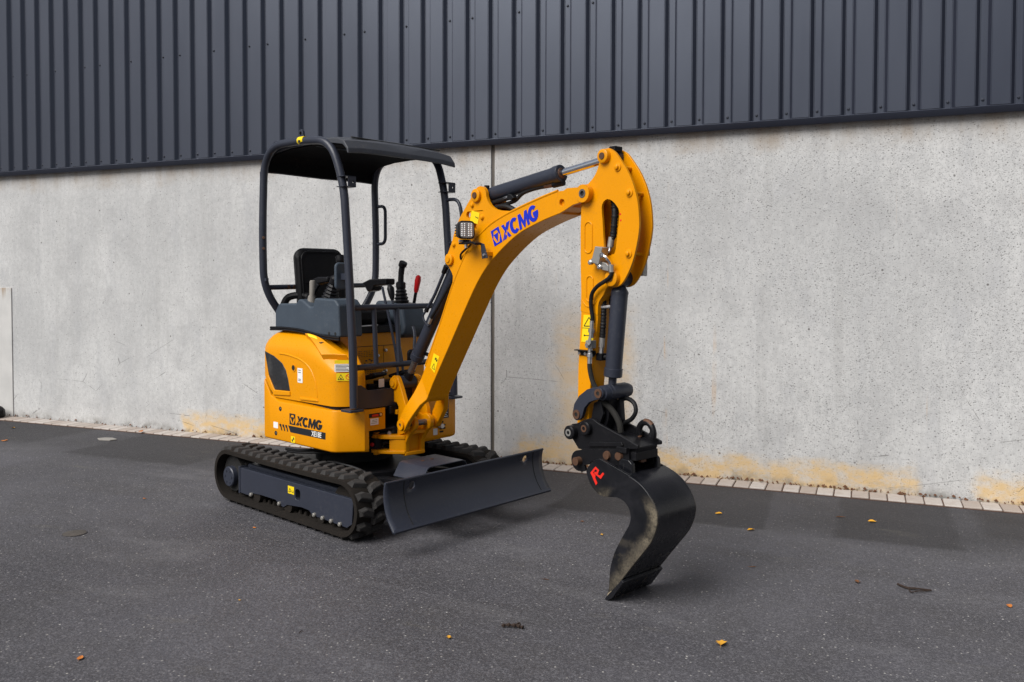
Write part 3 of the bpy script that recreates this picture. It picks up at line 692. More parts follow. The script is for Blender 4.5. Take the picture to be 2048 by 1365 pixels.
# ------------------------------------------------------------------ lettering
def seg_ring(cx, cy, rx, ry, t, a0, a1, n=16):
    o = [(cx + rx * math.cos(R(a0 + (a1 - a0) * i / n)), cy + ry * math.sin(R(a0 + (a1 - a0) * i / n))) for i in range(n + 1)]
    q = [(cx + (rx - t) * math.cos(R(a0 + (a1 - a0) * i / n)), cy + (ry - t * .72) * math.sin(R(a0 + (a1 - a0) * i / n))) for i in range(n, -1, -1)]
    return o + q
def xcmg():
    """polygons, letter height 1, origin bottom left of the badge"""
    out = []
    # badge
    out.append(('sq', None))
    x0 = 1.13
    # X: a solid backslash and split slash
    out += [[(x0 + .10, 1), (x0 + .40, 1), (x0 + .60, .56), (x0 + .47, .34)], [(x0 + .66, .44), (x0 + .53, .22), (x0 + .64, 0), (x0 + .95, 0)]]
    out += [[(x0 - .08, 0), (x0 + .03, 0), (x0 + .86, 1), (x0 + .75, 1)], [(x0 + .09, 0), (x0 + .36, 0), (x0 + .50, .16), (x0 + .36, .33)], [(x0 + .57, .64), (x0 + .70, .48), (x0 + 1.14, 1), (x0 + .92, 1)]]
    x1 = x0 + 1.03
    out.append(seg_ring(x1 + .50, .5, .52, .53, .335, 46, 314, 20))
    x2 = x1 + .93
    out.append([(x2, 0), (x2 + .27, 0), (x2 + .32, .55), (x2 + .54, 0), (x2 + .66, 0), (x2 + .92, .55), (x2 + .90, 0), (x2 + 1.17, 0), (x2 + 1.17, 1.0), (x2 + .90, 1.0), (x2 + .62, .42), (x2 + .42, 1.0), (x2 + .12, 1.0)])
    x3 = x2 + 1.20
    out.append(seg_ring(x3 + .52, .5, .54, .53, .335, 42, 350, 22))
    out.append([(x3 + .50, .28), (x3 + .785, .28), (x3 + .785, .32), (x3 + 1.06, .40), (x3 + 1.06, .57), (x3 + .50, .57)])
    return out, x3 + 1.08
def logo(name, O, ux, uz, hgt, wid, xf, off0, mat, parent, shear=.18, let_h=.80):
    """O bottom-left, ux/uz unit vectors in the side plane (2d), mapped by xf(u, v, z)"""
    polys, tw = xcmg(); sx = wid / tw; o2 = None
    def T(p, sh=True):
        x_, y_ = p
        a = x_ * sx + (shear * y_ * hgt * .6 if sh else 0); b = y_ * hgt
        return (O[0] + ux[0] * a + uz[0] * b, O[1] + ux[1] * a + uz[1] * b)
    mb_ = MB(xf); lay = 0
    sq = [(0, -.02), (.98, -.02), (.98, 1.06), (0, 1.06)]
    hole = [(.30, .10), (.68, .10), (.91, .50), (.68, .94), (.30, .94), (.07, .50)]
    mb_.prism([T(q, False) for q in sq], off0, off0 - .0012, holes=[[T(q, False) for q in hole]])
    mb_.prism([T(q, False) for q in [(.20, .72), (.49, .15), (.78, .72)]], off0, off0 - .0012)
    for q in polys[1:]:
        lay += 1; mb_.prism([T((a_, b_ * let_h)) for a_, b_ in q], off0, off0 - .0010 - .00012 * lay)
    return mb_.build(name, mat, parent, flat=True)
def text_mesh(txt, size, bold=.02):
    cu = bpy.data.curves.new('t', 'FONT'); cu.body = txt; cu.size = size; cu.offset = bold * size; cu.extrude = .0005; cu.space_character = .98
    ob = bpy.data.objects.new('t', cu); sc.collection.objects.link(ob); dg = bpy.context.evaluated_depsgraph_get(); me_ = bpy.data.meshes.new_from_object(ob.evaluated_get(dg)); bpy.data.objects.remove(ob); return me_
def place_text(name, txt, size, bold, O, X_, Z_, mat, parent, shear=0., sxx=1.):
    me_ = text_mesh(txt, size, bold); X_ = Vector(X_); Z_ = Vector(Z_); Y_ = X_.cross(Z_)
    for v_ in me_.vertices: c_ = v_.co.copy(); v_.co = Vector(O) + X_ * (c_.x * sxx + shear * c_.y) + Z_ * c_.y + Y_ * c_.z
    me_.materials.clear(); me_.materials.append(M[mat]); o = bpy.data.objects.new(name, me_); sc.collection.objects.link(o); o.parent = parent; return o
CY = -.4892
logo('maker_lettering', (-.066, .604), (1, 0), (0, 1), .069, .375, ident, CY, 'decal_black', CW, let_h=.92)
mb = MB(); mb.prism([(-.084, .592), (.347, .594), (.345, .549), (-.056, .549)], CY, CY - .001)
for q in range(3):
    xo = -.112 - q * .036; mb.prism([(xo, .592), (xo + .013, .592), (xo + .028, .549), (xo + .015, .549)], CY, CY - .001); mb.prism([(xo - .010, .589), (xo - .002, .591), (xo + .006, .575), (xo + .001, .572)], CY, CY - .001)
mb.build('lettering_stripe', 'decal_black', CW, flat=True)
place_text('model_lettering', 'XE18E', .048, .018, (.192, CY - .0022, .5555), (1, 0, 0), (0, 0, 1), 'decal_white', CW, .06, .86)
for xh, zh in ((-.179, .695), (-.236, .521)):
    MB().cyl((xh, CY + .004, zh), (xh, CY - .001, zh), .016, 18).build('access_hole', 'dk', CW)
    MB().cyl((xh + .004, CY - .0008, zh + .003), (xh + .004, CY - .002, zh + .003), .006, 10).build('hole_plug', 'steel', CW)
MB().prism(rrect(-.265, -.209, .556, .598, .005), CY, CY - .001).build('inspection_label', 'decal_white', CW, flat=True)
MB().prism([(-.05, .481), (-.002, .481), (-.002, .524), (-.05, .524)], CY, CY - .001).build('sling_point_sticker', 'decal_yellow', CW, flat=True)
MB().prism([(-.026, .5025), (-.010, .5025), (-.014, .516), (-.024, .52)], CY - .001, CY - .0016).build('sling_point_print', 'decal_black', CW, flat=True)
MB().prism([(-.026, .5025), (-.042, .5025), (-.038, .490), (-.028, .486)], CY - .001, CY - .0016).build('sling_point_print', 'decal_black', CW, flat=True)
# front face bits
FX = .5507
MB().prism(rrect(-.305, -.188, .689, .715, .012, 6), FX, FX + .001, 'x').build('reflector_slot', 'dk', CW)
MB().prism(rrect(-.275, -.222, .694, .708, .004, 3), FX + .001, FX + .004, 'x').build('red_reflector', 'red', CW)
MB().cyl((FX, -.205, .703), (FX + .006, -.205, .703), .009, 12).build('bolt', 'steel', CW)
MB().prism(rrect(-.288, -.222, .640, .682, .002, 2), FX, FX + .001, 'x').build('inspection_label', 'decal_white', CW, flat=True)
mb = MB()
for q in range(3): mb.box(FX + .001, FX + .0016, -.28 + .004 * q, -.232, .650 + q * .010, .653 + q * .010)
mb.build('label_print', 'rodgrey', CW, flat=True)
FXF = .5522
MB().prism(rrect(.355, .402, .682, .745, .002, 2), FXF, FXF + .001, 'x').build('data_plate', 'decal_black', CW, flat=True)
MB().prism(rrect(.325, .402, .612, .678, .002, 2), FXF, FXF + .001, 'x').build('data_plate', 'decal_black', CW, flat=True)
mb = MB()
for q in range(4): mb.box(FXF + .001, FXF + .0016, .338, .392 - .01 * (q % 2), .622 + q * .013, .626 + q * .013)
mb.box(FXF + .001, FXF + .0016, .372, .378, .69, .735); mb.box(FXF + .001, FXF + .0016, .384, .394, .69, .735)
mb.build('plate_print', 'decal_white', CW, flat=True)
for q in range(4): MB().prism(rrect(.315, .372 - (.02 if q in (0, 3) else 0), .515 + q * .022, .528 + q * .022, .006, 4), FXF, FXF + .001, 'x').build('vent_slot', 'dk', CW)
MB().tube([(FXF, .318, .565), (FXF + .03, .318, .565)], [.022, .016], 12).build('hydraulic_coupling', 'steel', CW)
MB().prism(rrect(.255, .295, .505, .55, .002, 2), FXF, FXF + .001, 'x').build('inspection_label', 'decal_white', CW, flat=True)

# ------------------------------------------------------------------ platform, seat, consoles
MB().box(.15, .545, -.30, .47, .748, .772).build('floor_plate', 'navy', EX, bevel=.004)
fpl = MB().prism([(-.395, .905), (-.355, .905), (-.30, .868), (.20, .862), (.20, .752), (-.395, .752)], .535, .547, 'x').build('front_kick_plate', 'navy', EX, bevel=.002)
MB().box(.53, .56, -.13, .02, .69, .752).build('rubber_bumper', 'gloss', EX, bevel=.012)
MB().box(.17, .205, -.285, .26, .775, 1.215).build('seat_base_panel', 'yellow', EX, bevel=.012)
SBX = .2055
mb = MB(); mb.box(SBX, SBX + .0012, -.28, .255, 1.118, 1.1215); mb.box(SBX, SBX + .0012, .10, .1025, .78, 1.118); mb.build('panel_gap', 'dk', EX, flat=True)
mb = MB(); random.seed(8)
for q in range(4):
    for j in range(9): mb.box(SBX + .0002, SBX + .0014, -.14 + j * .022, -.14 + j * .022 + random.uniform(.008, .018), 1.085 - q * .012, 1.088 - q * .012)
for q in range(10): a = random.uniform(-.07, .04); b = random.uniform(.985, 1.03); mb.box(SBX + .0002, SBX + .0014, a, a + random.uniform(.006, .02), b, b + random.uniform(.003, .009))
for q in range(6):
    for j in range(5): a = -.065 + j * .021; mb.box(SBX + .0002, SBX + .0014, a, a + random.uniform(.01, .018), .965 - q * .012, .969 - q * .012)
mb.build('instruction_print', 'decal_black', EX, flat=True)
for yq, zq in ((.115, 1.085), (.045, 1.05), (.115, .94), (.09, .93)): MB().tube([(SBX, yq, zq), (SBX + .012, yq, zq), (SBX + .015, yq, zq)], [.012, .011, .006], 10).build('panel_bolt', 'steel', EX)
MB().box(.12, .235, -.30, .28, 1.212, 1.262).build('seat_slide', 'gloss', EX, bevel=.006)
MB().cyl((.24, -.22, 1.262), (.24, .02, 1.266), .006, 10).build('seat_lever', 'steel', EX)
# pedals and valve clutter behind the kick plate
mb = MB(); mb.box(.30, .50, -.21, .03, .775, .83); mb.box(.34, .46, -.10, .06, .83, .90); mb.box(.26, .5, .06, .2, .77, .86)
mb.cyl((.40, -.16, .80), (.40, -.16, .885), .035, 16); mb.tube(spline([(.5, -.22, .80), (.46, -.10, .85), (.44, .05, .80)], 6), .014, 8); mb.build('floor_control_box', 'gloss', EX, bevel=.006)
for yq in (-.13, .12):
    mb = MB(); c0 = (.36, yq, .94); mb.prism([(.29, .92), (.44, .965), (.47, .955), (.47, .945), (.30, .90)], yq - .05, yq + .05); mb.build('foot_pedal', 'gloss', EX, bevel=.008)
MB().prism(rrect(.13, .26, 1.0, 1.10, .03), .42, .44, 'x').build('pedal_pad', 'gloss', EX, bevel=.006)
MB().prism(rrect(-.17, -.125, .87, .925, .003), .49, .491, 'x').build('pod_label', 'decal_white', EX, flat=True)
for yq, xt, zt in ((.055, .25, 1.53), (.10, .30, 1.46)):
    MB().tube(spline([(.42, yq, .80), (.41, yq, 1.0), (.36, yq, 1.2), (xt, yq, zt)], 6), .009, 10).build('travel_lever', 'navy', EX)
MB().tube([(.305, .10, 1.44), (.297, .10, 1.475), (.285, .10, 1.52), (.27, .10, 1.545)], [.012, .022, .026, .012], 12).build('travel_lever_grip', 'gloss', EX)
MB().tube(spline([(.43, .16, .80), (.43, .18, 1.0), (.40, .22, 1.18), (.36, .24, 1.25)], 6), .011, 10).build('travel_lever', 'navy', EX)

# right console (near)
cp = [(-.375, 1.225), (-.375, 1.360), (-.330, 1.413), (-.115, 1.418), (-.085, 1.448), (-.04, 1.444), (.055, 1.398), (.085, 1.402), (.105, 1.458), (.33, 1.452), (.372, 1.415), (.385, 1.205)]
CR = MB().prism(cp, -.405, -.215).build('right_console', 'console', EX, bevel=.022, seg=4, ang=30, label='blue grey plastic console beside the seat, nearest the camera')
gk = [(-.42, 1.228), (-.25, 1.232), (-.05, 1.226), (.10, 1.208), (.22, 1.196), (.395, 1.190)]
mb = MB()
for dz in (0, .014): mb.tube(spline([(a, -.412, b + dz) for a, b in gk], 6), .0075, 8)
mb.build('console_gasket', 'gloss', CR)
for xq in (.27, .34): MB().cyl((xq, -.404, 1.228), (xq, -.4065, 1.228), .011, 12).build('console_plug', 'dk', CR)
def bellows(base, axis_top, r0, r1, n, square=True, m=18):
    b0, b1 = Vector(base), Vector(axis_top); pts = []; rr = []
    for i in range(n * 2 + 1):
        t = i / (n * 2); pts.append(tuple(b0.lerp(b1, t))); r = r0 + (r1 - r0) * t; rr.append(r if i % 2 == 0 else r * .80)
    return pts, rr
def joystick(parent_name, base, top, grip_pts, grip_r, lbl):
    pts, rr = bellows(base, top, .062, .036, 5)
    mb_ = MB(); mb_.tube(pts, rr, 8, True); bo = mb_.build('joystick_boot', 'gloss', EX, ang=20)
    MB().tube(spline(grip_pts, 5), [grip_r[min(int(i / 5), len(grip_r) - 1)] for i in range(5 * (len(grip_pts) - 1) + 1)], 14).build('joystick_grip', 'gloss', bo)
    bo['label'] = lbl
joystick('r', (.16, -.315, 1.455), (.205, -.315, 1.56), [(.205, -.315, 1.555), (.23, -.315, 1.60), (.262, -.315, 1.645), (.275, -.315, 1.70), (.268, -.315, 1.74)], [.034, .022, .024, .030, .024], 'near joystick with black rubber boot')
MB().tube([(-.03, -.34, 1.405), (-.028, -.34, 1.425), (-.024, -.34, 1.43), (-.02, -.34, 1.465), (-.018, -.34, 1.475), (-.008, -.34, 1.565), (-.007, -.34, 1.575)], [.042, .036, .028, .024, .017, .021, .016], 14).build('blade_lever', 'greylever', CR)
MB().prism(rrect(-.46, -.365, 1.515, 1.690, .03, 5), .40, .425, 'x').build('monitor', 'console', EX, bevel=.012, seg=3)
MB().box(.42, .52, -.425, -.40, 1.58, 1.62).build('monitor_bracket', 'navy', EX)
MB().tube(spline([(-.38, -.33, 1.40), (-.36, -.30, 1.455), (-.28, -.24, 1.47), (-.18, -.2, 1.44)], 6), .026, 10).build('wrist_rest', 'vinyl', EX)
# left console (far)
lp = [(-.06, 1.40), (-.045, 1.43), (.235, 1.405), (.25, 1.38), (.285, 1.24), (.27, 1.19), (.22, 1.165), (.10, 1.172), (.02, 1.30), (-.06, 1.33)]
CL = MB().prism(lp, .23, .44).build('left_console', 'console', EX, bevel=.022, seg=4, ang=30, label='blue grey console on the wall side of the seat')
joystick('l', (.155, .31, 1.40), (.145, .31, 1.525), [(.145, .31, 1.525), (.145, .31, 1.57), (.15, .31, 1.63), (.162, .31, 1.68), (.178, .31, 1.708)], [.036, .021, .022, .030, .026], 'far joystick with tall black grip')
MB().tube([(.155, .42, 1.38), (.185, .42, 1.495)], .012, 10).build('safety_lever', 'gloss', EX)
MB().tube([(.183, .42, 1.49), (.187, .42, 1.505), (.205, .42, 1.575), (.213, .42, 1.605), (.216, .42, 1.615)], [.014, .018, .023, .019, .006], 14).build('safety_lever_grip', 'red', EX)
MB().prism([(-.22, 1.56), (-.14, 1.585), (.06, 1.590), (.06, 1.545), (.02, 1.54), (-.08, 1.535), (-.10, 1.50), (-.16, 1.49)], .24, .33).build('armrest', 'gloss', EX, bevel=.012)
MB().prism([(-.12, 1.585), (-.06, 1.60), (.06, 1.600), (.06, 1.565), (-.02, 1.555), (-.10, 1.54)], -.27, -.20).build('armrest', 'gloss', EX, bevel=.012)

# seat
def cushion(name, y0, y1, z0, z1, x_front, depth, tilt, rad, parent):
    rings = []; lay = [(0, .035), (.25, .008), (.6, 0), (.85, .012), (1, .05)]
    for t, ins in lay:
        pr = rrect(y0 + ins, y1 - ins, z0 + ins, z1 - ins, rad, 5)
        rings.append([(x_front - depth + depth * t - (zz_ - z0) * tilt, yy_, zz_) for yy_, zz_ in pr])
    return MB().loft(rings).build(name, 'vinyl', parent, bevel=.008, seg=2, ang=40)
SEAT = MB().box(-.30, .18, -.24, .20, 1.225, 1.27).build('seat', 'gloss', EX, bevel=.01)
cushion('backrest', -.275, .135, 1.38, 1.808, -.235, .10, .12, .07, SEAT)
pip = [(-.236 - (zz_ - 1.38) * .12, yy_, zz_) for yy_, zz_ in rrect(-.250, .110, 1.405, 1.783, .06, 5)]
MB().tube(pip, .0035, 6, closed=True).build('backrest_piping', 'gloss', SEAT)
MB().tube([(-.231 - (z_ - 1.38) * .12, yq_, z_) for yq_, z_ in [(-.235 + .33 * i / 10, 1.56) for i in range(11)]], .003, 6).build('backrest_seam', 'gloss', SEAT)
rings = []
for zq, ins in ((1.265, .02), (1.30, 0), (1.345, 0), (1.375, .03)):
    rings.append([(a, b, zq + max(0, a - .05) * .05) for a, b in rrect(-.24 + ins, .21 - ins, -.26 + ins, .19 - ins, .07, 5)])
MB().loft(rings).build('seat_cushion', 'vinyl', SEAT, bevel=.006, ang=30)
MB().box(-.335, -.295, -.26, .12, 1.36, 1.62).build('backrest_shell', 'gloss', SEAT, bevel=.015)
MB().prism([(-.28, 1.40), (-.20, 1.44), (-.05, 1.555), (-.02, 1.545), (-.15, 1.40)], -.285, -.262).build('belt_stalk', 'gloss', SEAT, bevel=.004)
MB().box(-.36, -.325, -.20, -.13, 1.40, 1.43).build('belt_buckle', 'red', SEAT, bevel=.004)

# ------------------------------------------------------------------ canopy
CAN = EX; HOOP = {}
pr_ = .0265
def tubeobj(name, path, r, fil, mat='navy', parent=CAN, n=14, lbl=None): return MB().tube(fillet(path, fil, 8), r, n).build(name, mat, parent, label=lbl)
for s in (-1, 1):
    path = [(-.376, s * .33, 1.30), (-.376, s * .49, 1.52), (-.376, s * .498, 1.9), (-.376, s * .478, 2.502), (.10, s * .468, 2.498), (.365, s * .455, 2.47), (.478, s * .436, 2.20), (.53, s * .434, 1.60), (.566, s * .434, 1.10), (.572, s * .434, .77)]
    P = [Vector(p_) for p_ in path]
    full = fillet(path, .24, 12)
    HOOP[s] = MB().tube(full, pr_, 16).build('canopy_hoop', 'navy', CAN, label='dark steel canopy hoop on the %s side' % ('near' if s < 0 else 'far'))
    MB().prism(rrect(.505, .64 - .03, s * .434 - .055, s * .434 + .055, .01), .747, .762, 'z').build('post_foot', 'navy', HOOP[s], bevel=.003)
    # clamp bracket
    zc = 2.200 if s < 0 else 2.233; xc = .482; yb = s * .434
    mb = MB(); mb.box(xc - .035, xc + .04, yb - .035, yb + .06, zc - .035, zc - .030); mb.box(xc - .035, xc + .04, yb - .035, yb + .06, zc + .030, zc + .035); mb.build('clamp_flange', 'navy', HOOP[s])
    mb = MB(); mb.prism(rrect(yb + .004, yb + .062, zc - .034, zc + .034, .003), xc + .030, xc + .040, 'x', holes=[circ(yb + .040, zc, .008, 10)]); mb.build('clamp_plate', 'navy', HOOP[s])
    # lifting eye
    el = [(-.025, 2.510)] + [(-.012, 2.515), (.006, 2.545)] + arc(.034, 2.550, .028, 160, 20, 8) + [(.062, 2.545), (.08, 2.515), (.095, 2.510)]
    if s > 0: el = [(a + .06, b) for a, b in el]
    hx = .034 + (.06 if s > 0 else 0)
    MB().prism(el, s * .45 - .008, s * .45 + .008, holes=[circ(hx, 2.550, .013, 14)]).build('lifting_eye', 'navy', HOOP[s], bevel=.002)
MB().box(-.30, -.06, -.455, -.40, 2.518, 2.535).build('roof_mount_plate', 'navy', HOOP[-1], bevel=.004)
MB().tube([(.045, -.469, 2.4985), (.105, -.467, 2.4972)], .0275, 16).build('rail_sticker', 'decal_yellow', HOOP[-1])
MB().box(.065, .085, -.4985, -.494, 2.482, 2.498).build('rail_sticker_print', 'decal_black', HOOP[-1])
# roof
def roof_sec(y_):
    t = abs(y_) / .45; e = t ** 4 * .014; cr_ = .022 * (1 - t * t); lip = .016 * (1 - t * t)
    up = [(-.398, 2.338 - lip), (-.404, 2.365 - lip), (-.388, 2.43), (-.31, 2.495 + cr_ * .5), (-.1, 2.512 + cr_), (.12, 2.514 + cr_), (.30, 2.508 + cr_), (.335, 2.502 + cr_), (.44, 2.492 + cr_ * .6), (.505, 2.470), (.548, 2.418), (.553, 2.388)]
    dn = [(.540, 2.386), (.530, 2.415), (.49, 2.448), (.30, 2.478), (.1, 2.484), (-.1, 2.482), (-.30, 2.462), (-.372, 2.415), (-.386, 2.360 - lip), (-.388, 2.338 - lip)]
    return [(a, y_, b - e) for a, b in up + dn]
ysr = [-.455, -.44, -.35, -.2, 0, .2, .35, .45, .468]
ROOF = MB().loft([roof_sec(y_) for y_ in ysr]).build('roof_panel', 'roofgrey', CAN, bevel=.005, ang=24, label='moulded dark grey canopy roof')
def roofshade_sec(y_):
    t = abs(y_) / .45; e = t ** 4 * .014; lip = .016 * (1 - t * t)
    q_ = [(.526, 2.395), (.486, 2.440), (.30, 2.470), (.1, 2.476), (-.1, 2.474), (-.29, 2.454), (-.366, 2.410), (-.380, 2.345 - lip)]
    return [(a, y_, b - e) for a, b in q_] + [(a, y_, b - e + .004) for a, b in reversed(q_)]
MB().loft([roofshade_sec(y_) for y_ in (-.44, -.35, -.2, 0, .2, .35, .455)]).build('roof_shade_sheet', 'roofshade', ROOF, ang=24)  # black sheet added below the roof to paint its underside into shade
MB().prism([(.452, 2.4985), (.466, 2.4945), (.468, 2.487), (.452, 2.489)], -.36, .40).build('roof_groove', 'dk', ROOF)
for xq in (-.22, .10): MB().box(xq - .003, xq + .003, -.42, .42, 2.468, 2.474).build('roof_rib', 'console', ROOF)
# bars
tubeobj('rear_crossbar', [(-.376, -.47, 1.525), (-.376, .455, 1.54)], .018, .01)
tubeobj('front_guard_bar', [(.54, -.43, 1.402), (.54, .43, 1.402)], .019, .01)
tubeobj('front_guard_bar', [(.563, -.43, 1.022), (.563, .43, 1.022)], .019, .01)
for yq in (-.248, -.056): tubeobj('guard_upright', [(.563, yq, 1.022), (.54, yq, 1.402)], .016, .01)
tubeobj('grab_handle', [(-.37, .498, 2.15), (-.262, .498, 2.15), (-.262, .498, 1.86), (-.37, .498, 1.86)], .0125, .06)
tubeobj('grab_handle', [(.485, .434, 2.145), (.62, .434, 2.145), (.655, .434, 2.02), (.655, .434, 1.84), (.515, .434, 1.84)], .0125, .08)
for zq in (1.87, 1.795): MB().tube([(-.35, -.505, zq), (-.338, -.513, zq)], [.011, .008], 10).build('post_bolt', 'rust', HOOP[-1])
for zq in (1.57,): MB().box(-.352, -.33, -.50, -.48, zq, zq + .02).build('post_clip', 'navy', HOOP[-1])
MB().box(-.402, -.398, -.50, -.47, 2.30, 2.33).build('post_clip', 'navy', HOOP[-1])
for yq in (-.30, -.255): MB().cyl((-.3585, yq, 1.53), (-.3570, yq, 1.53), .012, 12).build('crossbar_bolt', 'rust', HOOP[-1])
# ------------------------------------------------------------------ swing bracket
SB = MB(BF)
br = [(-.108, .772), (-.108, .895)] + arc(-.058, .898, .050, 175, 25, 8) + [(.010, .880), (.050, .800), (.085, .735), (.095, .66), (.06, .58), (-.03, .55), (-.015, .745), (-.036, .770)]
for v0, v1 in ((-.095, -.062), (.062, .095)): SB.prism(br, v0, v1)
lowp = [(-.035, .430), (.043, .430), (.046, .516), (.075, .556), (.105, .590)] + arc(.095, .645, .055, -40, 130, 10) + [(.02, .70), (-.02, .66), (-.03, .56)]
for v0, v1 in ((-.078, -.046), (.046, .078)): SB.prism(lowp, v0, v1)
SB.prism([(-.03, .430), (.018, .430), (.022, .58), (.05, .60), (.02, .66), (-.02, .66)], -.048, .048)
SB.box(.035, .092, -.05, .05, .572, .598)
SBO = SB.build('swing_bracket', 'yellow', EX, bevel=.006, seg=2, label='yellow cast swing bracket carrying the boom')
MB(BF).box(-.038, .047, -.080, .080, .424, .452).build('bracket_base', 'yellow', SBO, bevel=.008)
MB(BF).box(-.07, -.01, -.064, .064, .735, .770).build('bracket_top_web', 'yellow', SBO, bevel=.006)
MB(BF).box(-.085, -.03, -.094, -.03, .690, .722).build('bracket_stop', 'yellow', SBO, bevel=.006)
# swing cylinder ears
for z0, z1 in ((.535, .562), (.438, .462)):
    ear = [(-.03, -.07), (.045, -.07), (.044, -.085), (-.01, -.150), (-.07, -.200)] + arc(-.135, -.185, .036, -30, -270, 12) + [(-.09, -.125), (-.05, -.09)]
    MB(BF).prism(ear, z0, z1, 'z').build('swing_ear', 'yellow', SBO, bevel=.006)
MB(BF).prism([(.042, -.078), (.0, -.130), (-.04, -.150), (-.03, -.078)], .46, .536, 'z').build('swing_ear_web', 'yellow', SBO, bevel=.004)
MB(BF).cyl((-.135, -.185, .425), (-.135, -.185, .572), .022, 16).build('swing_pin', 'yellow', SBO)
MB(BF).tube([(-.135, -.185, .468), (-.135, -.185, .532)], .045, 20).build('swing_cylinder_eye', 'gloss', SBO)
MB(BF).cyl((-.15, -.18, .5), (-.40, -.12, .5), .022, 14).build('swing_cylinder_rod', 'gloss', EX)
MB(BF).tube([(-.120, -.226, .497), (-.114, -.236, .497), (-.112, -.240, .497)], [.013, .013, .008], 10).build('grease_cap', 'red', SBO)
MB(BF).tube([(-.07, -.13, .560), (-.07, -.13, .574), (-.07, -.13, .582)], [.015, .014, .006], 8).build('ear_bolt', 'steel', SBO)
mb = MB(BF); mb.cyl((-.058, -.10, .898), (-.058, .10, .898), .026, 20); mb.build('cylinder_foot_pin', 'rodgrey', SBO)
MB(BF).tube([(-.058, -.093, .898), (-.058, -.106, .898), (-.058, -.109, .898)], [.041, .040, .034], 24).build('pin_boss', 'yellow', SBO)
MB(BF).tube([(-.058, -.107, .898), (-.058, -.116, .898)], [.024, .022], 16).build('pin_head', 'yellow', SBO)
MB(BF).tube([(-.058, .093, .898), (-.058, .106, .898)], [.044, .043], 24).build('pin_boss', 'yellow', SBO)
MB(BF).cyl((.095, -.14, .645), (.095, .14, .645), .020, 18).build('boom_foot_pin', 'rodgrey', SBO)

# ------------------------------------------------------------------ boom
top_edge = [(1.445, 2.046), (1.301, 2.015), (1.157, 1.979), (1.100, 1.963), (1.029, 1.943), (.916, 1.902), (.824, 1.852), (.752, 1.803), (.676, 1.732), (.577, 1.590), (.505, 1.462), (.442, 1.338), (.351, 1.175), (.270, 1.030), (.221, .944), (.206, .900)]
under = [(.289, .829), (.346, .924), (.425, 1.040), (.551, 1.226), (.658, 1.386), (.727, 1.486), (.795, 1.576), (.876, 1.660), (.979, 1.738), (1.077, 1.800), (1.161, 1.842), (1.245, 1.871), (1.358, 1.904), (1.461, 1.928)]
under_s = under[:3] + [q[:2] for q in spline([(a, b, 0) for a, b in under[3:]], 3)]
top_s = [q[:2] for q in spline([(a, b, 0) for a, b in top_edge[:-1]], 3)] + [top_edge[-1]]
WB = .085
BOOM = MB(BF).prism(top_s + under_s, -WB, WB).build('boom', 'yellow', EX, bevel=.005, seg=2, ang=30, label='curved yellow boom with blue lettering')
# side-plate lips standing above the top plate
for sg in (-1, 1):
    lip = spline([(a, sg * (WB - .004), b + .004) for a, b in top_edge[:-2]], 4)
    MB(BF).tube(lip, .0075, 8).build('weld_bead', 'yellow', BOOM)
ear = [(1.10, 1.955), (1.047, 1.968), (.975, 1.975), (.930, 1.986), (.892, 2.006), (.866, 2.034), (.852, 2.066)] + [q for q in arc(.795, 2.070, .057, 10, 165, 12)] + [(.700, 2.052), (.602, 1.948), (.555, 1.868), (.525, 1.800)] + arc(.532, 1.704, .055, 150, 235, 8) + [(.525, 1.630), (.540, 1.604), (.536, 1.555), (.515, 1.500), (.458, 1.390), (.360, 1.22), (.375, 1.19), (.52, 1.45), (.60, 1.585), (.69, 1.72), (.77, 1.79), (.84, 1.84), (.93, 1.885), (1.04, 1.93)]
for sg, nm in ((-1, 'near'), (1, 'far')):
    v0, v1 = sorted((sg * .052, sg * .074))
    hl = [circ(.689, 1.966, .020, 14), circ(.758, 1.897, .022, 14)]
    eo = MB(BF).prism(ear, v0, v1, holes=hl).build('boom_ear_plate', 'yellow', BOOM, bevel=.004, ang=40)
    vs0, vs1 = sg * .072, sg * .090
    for (u_, z_), r_, mt in (((.770, 2.074), .040, 'rust'), ((.515, 1.704), .037, 'yellow')):
        MB(BF).tube([(u_, vs0, z_), (u_, vs1, z_), (u_, sg * .093, z_)], [r_, r_ - .002, r_ - .008], 24).build('pin_boss', 'yellow', BOOM)
        MB(BF).tube([(u_, sg * .09, z_), (u_, sg * .099, z_)], [.020, .018], 16).build('pin_end', mt, BOOM)
    for u_, z_ in ((.728, 2.021), (.819, 1.944), (.552, 1.793)):
        MB(BF).tube([(u_, vs0, z_), (u_, sg * .079, z_), (u_, sg * .086, z_), (u_, sg * .088, z_)], [.019, .015, .011, .006], 12).build('cross_bolt', 'yellow', BOOM)
# head of the boom: narrowing fork nose and pivot boss
nose = [(1.445, 2.046), (1.488, 2.047), (1.514, 2.058), (1.600, 2.056)] + arc(1.633, 2.021, .0465, 120, -110, 12) + [(1.557, 1.967), (1.494, 1.941), (1.455, 1.927)]
for sg in (-1, 1):
    v0, v1 = sorted((sg * .066, sg * .0845))
    noseo = MB(BF).prism(nose, v0, v1, holes=[circ(1.478, 1.985, .019, 16)]).build('boom_nose_plate', 'yellow', BOOM, bevel=.004, ang=40)
    MB(BF).ring((1.633, sg * .060, 2.021), (1.633, sg * .094, 2.021), .046, .016).build('nose_boss', 'yellow', BOOM)
    MB(BF).ring((1.633, sg * .060, 2.021), (1.633, sg * .096, 2.021), .023, .013, 16).build('nose_bush', 'rodgrey', BOOM)
MB(BF).prism([(1.44, 1.93), (1.53, 1.96), (1.545, 2.03), (1.44, 2.04)], -.067, .067).build('nose_core', 'yellow', BOOM, bevel=.004)
